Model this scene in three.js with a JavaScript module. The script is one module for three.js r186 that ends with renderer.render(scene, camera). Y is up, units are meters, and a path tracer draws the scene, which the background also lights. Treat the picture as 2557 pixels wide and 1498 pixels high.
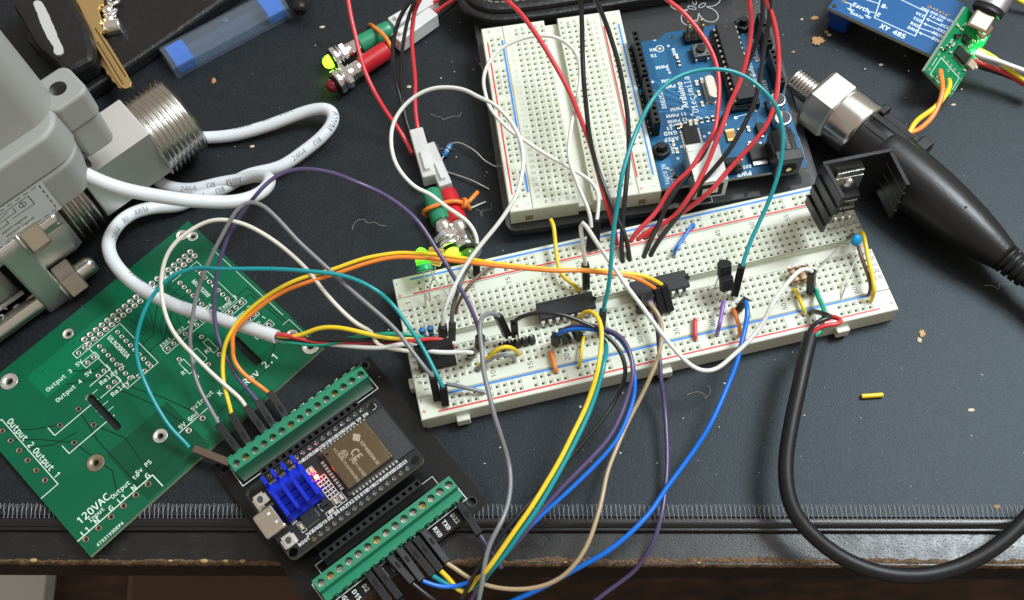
import * as THREE from 'three';
import { RoundedBoxGeometry } from 'three/addons/geometries/RoundedBoxGeometry.js';
import { mergeGeometries } from 'three/addons/utils/BufferGeometryUtils.js';
import { RectAreaLightUniformsLib } from 'three/addons/lights/RectAreaLightUniformsLib.js';
import { createNoise2D } from 'simplex-noise';

/* ------------------------------------------------------------------ camera, light, exposure */
const scene = new THREE.Scene();
const camera = new THREE.PerspectiveCamera(30.82, 1024 / 600, 0.01, 30);
camera.position.set(0, 0.34254, 0.17738);
camera.lookAt(0, 0, 0);
camera.rotateZ(-0.0947);
camera.focus = 0.375;
camera.userData.fStop = 26;
camera.updateMatrixWorld(true);

scene.background = new THREE.Color().setRGB(0.235, 0.205, 0.175);       // the dim, warm room around the desk
RectAreaLightUniformsLib.init();
function areaLight(name, color, intensity, w, h, from, to) {
  const l = new THREE.RectAreaLight(color, intensity, w, h);
  l.name = name; l.position.set(...from); l.lookAt(...to); scene.add(l); return l;
}
areaLight('window_light', new THREE.Color().setRGB(0.86, 0.95, 1.0), 18, 0.36, 0.40, [0.64, 1.0, -0.24], [0, 0, -0.02]);
areaLight('ceiling_light', new THREE.Color().setRGB(0.94, 0.98, 1.0), 0.75, 1.5, 1.2, [0.62, 1.32, -0.30], [0.1, 0, -0.05]);

const renderer = new THREE.WebGLRenderer({ antialias: true });
renderer.setSize(1024, 600);
renderer.toneMapping = THREE.LinearToneMapping;
renderer.toneMappingExposure = 1.9;
renderer.shadowMap.enabled = true;

/* ------------------------------------------------------------------ helpers (all lengths in mm) */
let seed = 20231;
const rnd = () => ((seed = (seed * 1664525 + 1013904223) >>> 0) / 4294967296);
const ran = (a, b) => a + (b - a) * rnd();
const noise2 = createNoise2D(rnd);
const U = 0.001;
const V3 = (x, y, z) => new THREE.Vector3(x, y, z);
const used = {};
function numbered(name) { const n = used[name] = (used[name] ?? -1) + 1; return n ? `${name}_${String(n).padStart(3, '0')}` : name; }

// view windows of the survey photograph: [x0, y0, pixels per window pixel]
const VIEW = { A: [0, 0, .33881], B: [600, 0, .33881], C: [1160, 0, .28451], D: [1540, 0, .33877], E: [1960, 0, .33882], F: [0, 400, .33877], G: [440, 450, .30491], H: [920, 450, .30491], I: [1400, 450, .33877], J: [1860, 380, .33877], K: [0, 850, .40663], L: [460, 850, .43902], M: [760, 850, .43902], N: [1160, 850, .43896], O: [1800, 900, .40525], P: [980, 800, .20329], W: [0, 0, 1.01509], Q1: [520, 960, .18966], Q4: [760, 1240, .19841], Q5: [1000, 780, .14903], Q6: [1220, 740, .1355], Q7: [1560, 660, .1626], Q8: [1980, 360, .18975], R1: [0, 0, .1626], R3: [960, 480, .14902], R4: [2260, 0, .16256], R5: [0, 440, .17616], R6: [1640, 280, .15873], R8: [0, 1240, .2381], S1: [1180, 420, .23016], S5: [1180, 240, .1761] };
const eR = V3(0, 0, 0), eU = V3(0, 0, 0), eB = V3(0, 0, 0); camera.matrixWorld.extractBasis(eR, eU, eB);
// the point at height h (mm) above the mat on the line of sight through a surveyed pixel
function P(v, x, y, h) {
  const w = VIEW[v], px = w[0] + x * w[2], py = w[1] + y * w[2], f = 2718.06;
  const d = eR.clone().multiplyScalar((px - 1278.5) / f).addScaledVector(eU, -(py - 749) / f).addScaledVector(eB, -1);
  const o = camera.position.clone().multiplyScalar(1000);
  return o.addScaledVector(d, (h - o.y) / d.y);
}
// where the line of sight through a surveyed pixel meets the plane of o at local height lh: [x, z] in o
function onPlane(o, v, x, y, lh) {
  o.updateMatrixWorld(true); const inv = o.matrixWorld.clone().invert(), a = camera.position.clone().applyMatrix4(inv), b = P(v, x, y, 0).multiplyScalar(U).applyMatrix4(inv), k = (lh * U - a.y) / (b.y - a.y);
  return [(a.x + (b.x - a.x) * k) / U, (a.z + (b.z - a.z) * k) / U];
}
// a hole of the large breadboard: column 1..63, row z (mm), height
const BBX = 44.43, BBZ = 6.81, BBA = THREE.MathUtils.degToRad(8.271);
const ROW = { a: 13.97, b: 11.43, c: 8.89, d: 6.35, e: 3.81, f: -3.81, g: -6.35, h: -8.89, i: -11.43, j: -13.97, '-': 21.29, '+': 23.83, m: -23.83, p: -21.29 };
function BB(col, row, h = 8.5) {
  const x = (col - 32) * 2.54, z = typeof row === 'string' ? ROW[row] : row;
  return V3(BBX + x * Math.cos(BBA) + z * Math.sin(BBA), h, BBZ - x * Math.sin(BBA) + z * Math.cos(BBA));
}
const mm = (g) => { if (!g.userData.mm) { g.scale(U, U, U); g.userData.mm = 1; } return g; };
function clean(g) {
  if (g.index) g = g.toNonIndexed();
  for (const k of Object.keys(g.attributes)) if (!['position', 'normal', 'uv'].includes(k)) g.deleteAttribute(k);
  if (!g.attributes.uv) g.setAttribute('uv', new THREE.BufferAttribute(new Float32Array(g.attributes.position.count * 2), 2));
  return g;
}
const merge = (list) => list.length === 1 ? list[0] : mergeGeometries(list.map(clean));
function thing(name, label, category, pos = [0, 0, 0], turn = 0, group) {
  const o = new THREE.Group(); o.name = numbered(name); scene.add(o);
  if (pos.isVector3) pos = pos.toArray();
  o.position.set(pos[0] * U, pos[1] * U, pos[2] * U); o.rotation.order = 'YXZ'; o.rotation.y = turn;
  o.userData = { label, category }; if (group) o.userData.group = group;
  return o;
}
function part(parent, name, geos, mat, pos, rot) {
  const m = new THREE.Mesh(mm(Array.isArray(geos) ? merge(geos) : geos), mat);
  m.name = name; m.castShadow = m.receiveShadow = true;
  if (pos) m.position.set(pos[0] * U, pos[1] * U, pos[2] * U);
  if (rot) m.rotation.set(...rot);
  parent.add(m); return m;
}
function single(name, geos, mat, label, category, group) {       // a thing that is one mesh, given in world mm
  const g = merge(Array.isArray(geos) ? geos : [geos]); g.computeBoundingBox();
  const c = g.boundingBox.getCenter(V3(0, 0, 0)); c.y = g.boundingBox.min.y; g.translate(-c.x, -c.y, -c.z);
  const m = part(scene, numbered(name), g, mat, c.toArray()); m.userData = { label, category }; if (group) m.userData.group = group;
  return m;
}
function structure(name, geos, mat) { const m = part(scene, numbered(name), geos, mat); m.userData.kind = 'structure'; return m; }
const at = (g, x, y, z, rx = 0, ry = 0, rz = 0) => { if (rx) g.rotateX(rx); if (rz) g.rotateZ(rz); if (ry) g.rotateY(ry); return g.translate(x, y, z); };
const box = (w, h, d, x = 0, y = 0, z = 0, ry = 0) => at(new THREE.BoxGeometry(w, h, d), x, y, z, 0, ry);
const rbox = (w, h, d, r, x = 0, y = 0, z = 0, ry = 0) => at(new RoundedBoxGeometry(w, h, d, 2, r), x, y, z, 0, ry);
const cyl = (r, h, x = 0, y = 0, z = 0, seg = 20, r2 = r) => at(new THREE.CylinderGeometry(r2, r, h, seg), x, y, z);
const sph = (r, x = 0, y = 0, z = 0, s = 16) => at(new THREE.SphereGeometry(r, s, Math.ceil(s * .7)), x, y, z);
const lathe = (pts, seg = 28) => new THREE.LatheGeometry(pts.map((p) => new THREE.Vector2(p[0], p[1])), seg);
const lathX = (pts, seg = 28) => lathe(pts, seg).rotateZ(-Math.PI / 2);      // profile [radius, x] turned round the x axis
function extr(pts, depth, bevel = 0, holes = []) {                            // outline [x, z] seen from above, from y = 0 up to depth
  const s = Array.isArray(pts) ? new THREE.Shape(pts.map((p) => new THREE.Vector2(p[0], -p[1]))) : pts;
  s.holes.push(...holes);
  const g = new THREE.ExtrudeGeometry(s, { depth: depth - 2 * bevel, bevelEnabled: bevel > 0, bevelSize: bevel, bevelThickness: bevel, bevelOffset: -bevel, bevelSegments: 2, curveSegments: 8 });
  return g.translate(0, 0, bevel).rotateX(-Math.PI / 2);
}
const holeAt = (x, z, r) => { const p = new THREE.Path(); p.absarc(x, -z, r, 0, 6.2832, true); return p; };
function roundRect(x0, z0, x1, z1, r) {
  const s = new THREE.Shape(), q = Math.PI / 2;
  s.absarc(x1 - r, -(z0 + r), r, q, 0, true); s.absarc(x1 - r, -(z1 - r), r, 0, -q, true); s.absarc(x0 + r, -(z1 - r), r, -q, -2 * q, true); s.absarc(x0 + r, -(z0 + r), r, -2 * q, -3 * q, true); s.closePath();
  return s;
}
function planarUV(g, x0, z0, w, h) {                                          // top-down uv for printed boards
  const p = g.attributes.position, uv = new Float32Array(p.count * 2);
  for (let i = 0; i < p.count; i++) { uv[2 * i] = (p.getX(i) - x0) / w; uv[2 * i + 1] = 1 - (p.getZ(i) - z0) / h; }
  g.setAttribute('uv', new THREE.BufferAttribute(uv, 2)); return g;
}
function boxUV(g, size) {                                                     // uv of a texture that measures size mm
  g = clean(g); const p = g.attributes.position, n = g.attributes.normal, uv = g.attributes.uv;
  for (let i = 0; i < p.count; i++) {
    const a = Math.abs(n.getX(i)), b = Math.abs(n.getY(i)), c = Math.abs(n.getZ(i)), x = p.getX(i), y = p.getY(i), z = p.getZ(i);
    if (b >= a && b >= c) uv.setXY(i, x / size, z / size); else if (a >= c) uv.setXY(i, z / size, y / size); else uv.setXY(i, x / size, y / size);
  }
  return g;
}
function aim(o, A, B, up = V3(0, 1, 0)) {                                     // put o at A with its x axis towards B
  const x = B.clone().sub(A).normalize(), z = x.clone().cross(up).normalize(), y = z.clone().cross(x);
  o.quaternion.setFromRotationMatrix(new THREE.Matrix4().makeBasis(x, y, z)); return o;
}
function along(g, A, B, up) { const o = aim(new THREE.Object3D(), A, B, up); return g.applyQuaternion(o.quaternion).translate(A.x, A.y, A.z); }
function smoothCurve(pts, relax = 3.2) {                                        // a cable bends evenly: relax the way points over a few mm, ends held
  const kept = pts.filter((p, i) => i === 0 || i === pts.length - 1 || (p.distanceTo(pts[i - 1]) > 1.6 && p.distanceTo(pts[pts.length - 1]) > 1.2));
  const c = new THREE.CatmullRomCurve3(kept, false, 'centripetal'), L = c.getLength(); c.arcLengthDivisions = 800;
  const n = Math.max(6, Math.round(L / .9)), q = c.getSpacedPoints(n), it = Math.round(relax * relax * 1.2);
  for (let k = 0; k < it; k++) { let prev = q[0].clone(); for (let i = 1; i < n; i++) { const cur = q[i].clone(); q[i].multiplyScalar(.5).addScaledVector(prev, .25).addScaledVector(q[i + 1], .25); prev = cur; } }
  return new THREE.CatmullRomCurve3(q, false, 'centripetal');
}
function tubeOf(pts, r, perMm = .55, radial = 10, caps = true, relax = 0) {
  const c = relax ? smoothCurve(pts, relax) : new THREE.CatmullRomCurve3(pts, false, 'centripetal'), L = c.getLength(), n = Math.max(6, Math.round(L * perMm));
  const list = [new THREE.TubeGeometry(c, n, r, radial, false)];
  if (caps) for (const [i, s] of [[0, -1], [1, 1]]) {
    const p = c.getPointAt(i), t = c.getTangentAt(i).multiplyScalar(s), g = new THREE.CircleGeometry(r, radial);
    g.applyQuaternion(new THREE.Quaternion().setFromUnitVectors(V3(0, 0, 1), t)).translate(p.x, p.y, p.z); list.push(g);
  }
  return merge(list);
}
// way points: 'B', x, y, h, x, y, h, ..., 'H', x, y, h ... ; a Vector3 may stand anywhere
function way(list) {
  const out = []; let v = 'W', joint = 0;
  for (let i = 0; i < list.length;) {
    const a = list[i];
    if (typeof a === 'string') { v = a; i++; joint = out.length ? 3 : 0; continue; }
    const p = a.isVector3 ? a : P(v, a, list[i + 1], list[i + 2]); i += a.isVector3 ? 1 : 3;
    const n = out.length;                                                        // where two windows meet, a point that would run the wire backwards is left out
    if (joint-- > 0 && n > 1 && !a.isVector3) { const d = p.clone().sub(out[n - 1]), e = out[n - 1].clone().sub(out[n - 2]); d.y = e.y = 0; if (d.length() < 2 || d.dot(e) < .25 * d.length() * e.length()) continue; joint = 0; }
    out.push(p);
  }
  return out;
}

/* ------------------------------------------------------------------ materials */
const col = (c) => Array.isArray(c) ? new THREE.Color().setRGB(...c) : new THREE.Color(c);
const mat = (c, roughness = .5, metalness = 0, more = {}) => new THREE.MeshPhysicalMaterial({ color: col(c), roughness, metalness, ...more });
function fieldTex(n, fn, srgb = true, rep = true) {                            // fn(u, v) -> [r, g, b] 0..1
  const d = new Uint8Array(n * n * 4);
  for (let j = 0; j < n; j++) for (let i = 0; i < n; i++) { const c = fn(i / n, j / n, i, j), k = (j * n + i) * 4; for (let q = 0; q < 3; q++) d[k + q] = Math.max(0, Math.min(255, c[q] * 255)); d[k + 3] = 255; }
  const t = new THREE.DataTexture(d, n, n); t.magFilter = THREE.LinearFilter; t.minFilter = THREE.LinearMipmapLinearFilter; t.generateMipmaps = true;
  if (rep) t.wrapS = t.wrapT = THREE.RepeatWrapping; if (srgb) t.colorSpace = THREE.SRGBColorSpace; t.needsUpdate = true; return t;
}
const tileNoise = (u, v, f) => {                                               // noise that repeats at 1
  const a = (x, y) => noise2(x * f, y * f), s = (t) => t * t * (3 - 2 * t), su = s(u), sv = s(v);
  return (a(u, v) * (1 - su) + a(u - 1, v) * su) * (1 - sv) + (a(u, v - 1) * (1 - su) + a(u - 1, v - 1) * su) * sv;
};
const grain = fieldTex(256, (u, v) => { const g = .5 + .22 * tileNoise(u, v, 40) + .28 * (rnd() - .5); return [g, g, g]; }, false);
const scuff = fieldTex(512, (u, v) => { const g = .5 + .25 * tileNoise(u, v, 9) + .2 * tileNoise(u, v, 37) + .1 * tileNoise(u, v, 110); return [g, g, g]; }, false);
const brush = fieldTex(256, (u, v) => { const g = .5 + .3 * tileNoise(u * .06, v, 60) + .2 * (rnd() - .5); return [g, g, g]; }, false);
const casting = fieldTex(256, (u, v) => { const g = .5 + .3 * tileNoise(u, v, 46) + .2 * tileNoise(u, v, 100); return [g, g, g]; }, false);

function sheet(x0, z0, w, h, s, base, draw) {                                  // a printed face, drawn in mm
  const c = document.createElement('canvas'); c.width = Math.round(w * s); c.height = Math.round(h * s);
  const k = c.getContext('2d'); k.fillStyle = base; k.fillRect(0, 0, c.width, c.height);
  const X = (x) => (x - x0) * s, Z = (z) => (z - z0) * s;
  const T = {
    k, X, Z, s,
    text(str, x, z, size, ang = 0, color = '#e8efe8', font = 'sans-serif', bold = '', sx = 1, align = 'center') {
      k.save(); k.translate(X(x), Z(z)); k.rotate(ang * Math.PI / 180); k.scale(sx, 1); k.font = `${bold} ${(size * s * 1.37).toFixed(1)}px ${font}`; k.textAlign = align; k.textBaseline = 'middle'; k.fillStyle = color; k.fillText(str, 0, 0); k.restore();
    },
    line(pts, w, color) { k.strokeStyle = color; k.lineWidth = w * s; k.lineJoin = k.lineCap = 'round'; k.beginPath(); pts.forEach((p, i) => k[i ? 'lineTo' : 'moveTo'](X(p[0]), Z(p[1]))); k.stroke(); },
    rect(xa, za, xb, zb, color, w) { if (w) { k.strokeStyle = color; k.lineWidth = w * s; k.strokeRect(X(xa), Z(za), (xb - xa) * s, (zb - za) * s); } else { k.fillStyle = color; k.fillRect(X(xa), Z(za), (xb - xa) * s, (zb - za) * s); } },
    circ(x, z, r, color, w) { k.beginPath(); k.arc(X(x), Z(z), r * s, 0, 6.2832); if (w) { k.strokeStyle = color; k.lineWidth = w * s; k.stroke(); } else { k.fillStyle = color; k.fill(); } },
  };
  draw(T);
  const t = new THREE.CanvasTexture(c); t.colorSpace = THREE.SRGBColorSpace; return t;
}

const M = {
  ivory: mat([.68, .69, .60], .42, 0, { bumpMap: grain, bumpScale: .00002 }),
  steel: mat([.66, .64, .60], .24, 1, { roughnessMap: null, bumpMap: brush, bumpScale: .00003 }),
  castSteel: mat([.60, .59, .56], .46, 1, { bumpMap: casting, bumpScale: .00012 }),
  chrome: mat([.92, .92, .92], .15, 1),
  tin: mat([.88, .87, .83], .32, 1),
  nickel: mat([.62, .60, .55], .3, 1, { bumpMap: scuff, bumpScale: .00002 }),
  solder: mat([.72, .72, .70], .26, 1),
  brass: mat([.80, .58, .27], .34, 1, { bumpMap: brush, bumpScale: .00003 }),
  gold: mat([.80, .60, .25], .3, 1),
  blackPlastic: mat([.010, .010, .011], .42, 0, { specularIntensity: .6, bumpMap: grain, bumpScale: .00003 }),
  blackGloss: mat([.008, .008, .009], .25, 0, { specularIntensity: .7 }),
  plugBlack: mat([.010, .010, .011], .34, 0, { specularIntensity: .75, bumpMap: grain, bumpScale: .00004 }),
  chipBlack: mat([.015, .016, .018], .48, 0, { specularIntensity: .7, bumpMap: grain, bumpScale: .00003 }),
  rubber: mat([.009, .009, .010], .44, 0, { specularIntensity: .7, bumpMap: grain, bumpScale: .00004 }),
  hole: mat([.05, .042, .03], .6),
  deep: mat([.006, .006, .006], .9),
  greenTerm: mat([.012, .21, .11], .4, 0, { bumpMap: grain, bumpScale: .00003 }),
  bluePlug: mat([.0, .19, .62], .34),
  blueAnod: mat([.004, .03, .62], .34, .35),
  greyShell: mat([.29, .295, .275], .5, 0, { bumpMap: grain, bumpScale: .00005 }),
  ceramic: mat([.5, .42, .3], .5),
  amberLed: mat([.78, .58, .28], .3),
  nylon: mat([.90, .91, .90], .36, 0, { transmission: .38, thickness: 0 }),
  clear: mat([.82, .89, .97], .06, 0, { transmission: .95, thickness: 0, ior: 1.34 }),
  acrylic: mat([.60, .62, .65], .07, 0, { transmission: .95, thickness: .003, ior: 1.49, attenuationColor: col([.45, .5, .55]), attenuationDistance: .02 }),
};
const wireMat = {};
const WIRE = { red: [.66, .045, .055], black: [.014, .014, .016], white: [.74, .75, .70], cream: [.70, .66, .57], purple: [.085, .06, .155], violet: [.22, .10, .42], teal: [.0, .27, .30], yellow: [.84, .60, .02], orange: [.86, .24, .03], blue: [.0, .15, .66], darkblue: [.01, .06, .36], grey: [.20, .205, .215], darkgrey: [.085, .085, .09], tan: [.42, .31, .18], brown: [.13, .06, .035], green: [.01, .33, .20], silver: [.70, .72, .70], amber: [.80, .47, .07] };
const W = (c) => wireMat[c] ??= mat(WIRE[c], .34, 0, { clearcoat: .25, clearcoatRoughness: .35 });

/* ------------------------------------------------------------------ the desk, the mat, the floor below */
const DA = -0.0983, DO = V3(-10, 0, 82.2);                                      // desk frame: x along the front edge, z towards the sitter, z = 0 at the edge of the mat
const dk = (x, y, z) => V3(DO.x + x * Math.cos(DA) + z * Math.sin(DA), y, DO.z - x * Math.sin(DA) + z * Math.cos(DA));
const deskGeo = (g) => g.rotateY(DA).translate(DO.x, DO.y, DO.z);
{
  const paint = fieldTex(1024, (u, v) => {                                      // worn black paint over open grained wood: pores and scratches along the edge
    const pore = noise2(u * 34, v * 260) + .35 * noise2(u * 90, v * 300), worn = noise2(u * 14, v * 60) + .7 * noise2(u * 120, v * 120), fine = tileNoise(u, v, 170);
    let c = [.10, .098, .098];
    if (pore > .93) c = [.035, .033, .032]; else if (worn > 1.22) c = [.34, .32, .29];
    return c.map((x) => x + .012 * fine);
  });
  const relief = fieldTex(1024, (u, v) => { const pore = noise2(u * 34, v * 260) + .35 * noise2(u * 90, v * 300), g = .6 + .08 * tileNoise(u, v, 90) + .06 * noise2(u * 20, v * 120) - (pore > .93 ? .5 : 0); return [g, g, g]; }, false);
  const rough = fieldTex(512, (u, v) => { const g = .34 + .08 * tileNoise(u, v, 12) + .06 * tileNoise(u, v, 60); return [g, g, g]; }, false);
  const top = mat([1, 1, 1], 1, 0, { map: paint, roughnessMap: rough, bumpMap: relief, bumpScale: .00010 });
  const desk = thing('desk', 'black painted wooden desk with a worn splintered front edge under the mat', 'desk', dk(0, -22, 0), DA);
  part(desk, 'desktop', boxUV(at(new THREE.BoxGeometry(1500, 18.6, 760), 0, 10.05, -370), 90), top);
  // the worn lip: a ragged strip of bare wood along the edge
  const n = 700, pos = [], uv = [], idx = [], prof = [];
  for (let i = 0; i <= n; i++) {
    const x = -260 + 520 * i / n, a = noise2(x * .05, 3), b = noise2(x * .33, 9), c = noise2(x * 1.4, 5), k = THREE.MathUtils.smoothstep(x, -90, 60);
    const wIn = .75 + 1.1 * k + (.35 + .35 * k) * a + (.25 + .35 * k) * b + .22 * c, lift = .06 + .06 * b, out = .4 + .3 * noise2(x * .21, 40) + .25 * noise2(x * 1.1, 44);
    prof.push([[10 - Math.max(.15, wIn), 19.4], [10 - Math.max(.1, wIn * .6), 19.42 + lift], [10.05 + out * .5, 19.25], [10.1 + out, 18.2 - .4 * Math.abs(a)], [10.05 + out * .7, 16.9 - .8 * Math.abs(b)], [10.02, 16.2 - .9 * Math.abs(a)]].map((p) => [x, p[1], p[0]]));
  }
  prof.forEach((r, i) => r.forEach((p, j) => { pos.push(...p); uv.push(p[0] / 60, j * .013); if (i < n && j < 5) { const q = i * 6 + j; idx.push(q, q + 1, q + 6, q + 1, q + 7, q + 6); } }));
  const g = new THREE.BufferGeometry(); g.setAttribute('position', new THREE.Float32BufferAttribute(pos, 3)); g.setAttribute('uv', new THREE.Float32BufferAttribute(uv, 2)); g.setIndex(idx); g.computeVertexNormals();
  const bare = fieldTex(512, (u, v) => { const k = .5 + .5 * noise2(u * 46, v * 330), j = noise2(u * 30, v * 150) + .5 * noise2(u * 9, v * 30), l = .20 + .40 * k * (j > -.25 ? 1 : .22); return [l, l * .76, l * .5]; });
  part(desk, 'bare_wood_edge', g, mat([1, 1, 1], .75, 0, { map: bare, bumpMap: relief, bumpScale: .0002, side: THREE.DoubleSide }));
  // splinters standing on the edge
  for (const [x, s] of [[-152, 1.0], [-107, .6], [-96, 1.0], [-89, .7], [-83.5, .8], [-60, .7], [62, .5], [20, .5]]) part(desk, 'splinter', [at(new THREE.IcosahedronGeometry(s, 1).scale(1.35, .55, .7), x, 19.8, 9.6)], mat([.42, .27, .12], .8));
  // the black apron and drawer front beneath the top
  part(desk, 'apron', box(1500, 60, 18, 0, -32, -26), mat([.035, .026, .02], .5));

  const fl = fieldTex(1024, (u, v, i, j) => { const k = tileNoise(u * .25, v, 50), m = tileNoise(u, v, 6); const b = .17 + .05 * k + .05 * m; return [b * 1.35, b * .92, b * .66]; });
  structure('floor', [boxUV(box(3200, 20, 2600, 0, -730, 0), 600)], mat([1, 1, 1], .6, 0, { map: fl }));
  const board = thing('paper_stack', 'pale grey paper stack on the floor under the left end of the desk', 'papers', [-560, -720, -60]);
  part(board, 'stack', rbox(170, 22, 300, 1, 0, 11, 0), mat([.62, .62, .62], .8));
  const stool = thing('footstool', 'dark wooden footstool standing on the floor beneath the desk', 'stool', [-245, -720, -110]);
  part(stool, 'seat', rbox(210, 26, 200, 6, 0, 130, 0), mat([.10, .055, .03], .55));
  for (const [a, b] of [[-1, -1], [1, -1], [-1, 1], [1, 1]]) part(stool, 'leg', rbox(24, 117, 24, 3, a * 80, 58.5, b * 76), mat([.05, .03, .02], .6));

  // the mat: woven black cloth
  const blot = Array.from({ length: 3 }, (_, k) => { const n = [230, 128, 76][k], d = Float32Array.from({ length: n * n }, () => rnd() - .5); return (u, v) => d[(Math.floor(v * n) % n) * n + Math.floor(u * n) % n]; });
  const cloth = fieldTex(1024, (u, v) => { const w = .07 * blot[0](u, v) + .05 * blot[1](u, v) + .035 * blot[2](u, v) + .012 * tileNoise(u, v, 7), s = rnd() < .0022 ? .25 * rnd() : 0, c = Math.max(.015, .09 + w * .9 + s); return [c, c * 1.0, c * 1.1]; });
  const weave = fieldTex(1024, (u, v) => { const g = .5 + .45 * blot[0](u, v) + .4 * blot[1](u, v); return [g, g, g]; }, false);
  const felt = mat([1, 1, 1], .52, 0, { map: cloth, bumpMap: weave, bumpScale: .00005, specularIntensity: .9, specularColor: col([.74, .9, 1]), sheen: .2, sheenColor: col([.20, .25, .33]), sheenRoughness: .4 });
  const m = thing('desk_mat', 'black woven cloth desk mat with an overstitched front hem', 'desk mat', dk(0, -2.6, 0), DA);
  part(m, 'cloth', boxUV(box(900, 2.6, 424, 0, 1.3, -212 - 4.6), 64), felt);
  const hemTex = fieldTex(256, (u, v) => { const c = .10 + .05 * (rnd() - .5) + .03 * tileNoise(u, v, 30); return [c, c, c * 1.02]; });
  part(m, 'hem', boxUV(merge([at(new THREE.CapsuleGeometry(1.25, 898, 4, 14).rotateZ(Math.PI / 2).scale(1, 1.04, 1.7), 0, 1.3, -3.1), rbox(900, 1.5, 2.2, .6, 0, .78, -1.1)]), 20), mat([1, 1, 1], .26, 0, { map: hemTex, bumpMap: grain, bumpScale: .00006 }));
  const st = [];
  for (let x = -230; x < 225; x += 1.52) {
    const j = () => ran(-.18, .18), a = V3(x + j(), 2.72, -8.6 + j()), b = V3(x + .1 + j(), 2.92, -7.1), c = V3(x + .35 + j(), 2.66, -5.6), d = V3(x + .55 + j(), 2.5, -3.7), e = V3(x + .8 + j(), 1.25, -.7);
    st.push(new THREE.TubeGeometry(new THREE.CatmullRomCurve3([a, b, c, d, e]), 7, .075, 4, false));
    st.push(new THREE.TubeGeometry(new THREE.CatmullRomCurve3([V3(x + .75 + j(), 2.7, -8.3 + j()), V3(x + .45, 2.85, -7.0), V3(x + .3 + j(), 2.7, -5.9)]), 3, .055, 4, false));
  }
  part(m, 'stitching', st, mat([.40, .41, .43], .4)).userData.kind = 'stuff';
}

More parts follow.
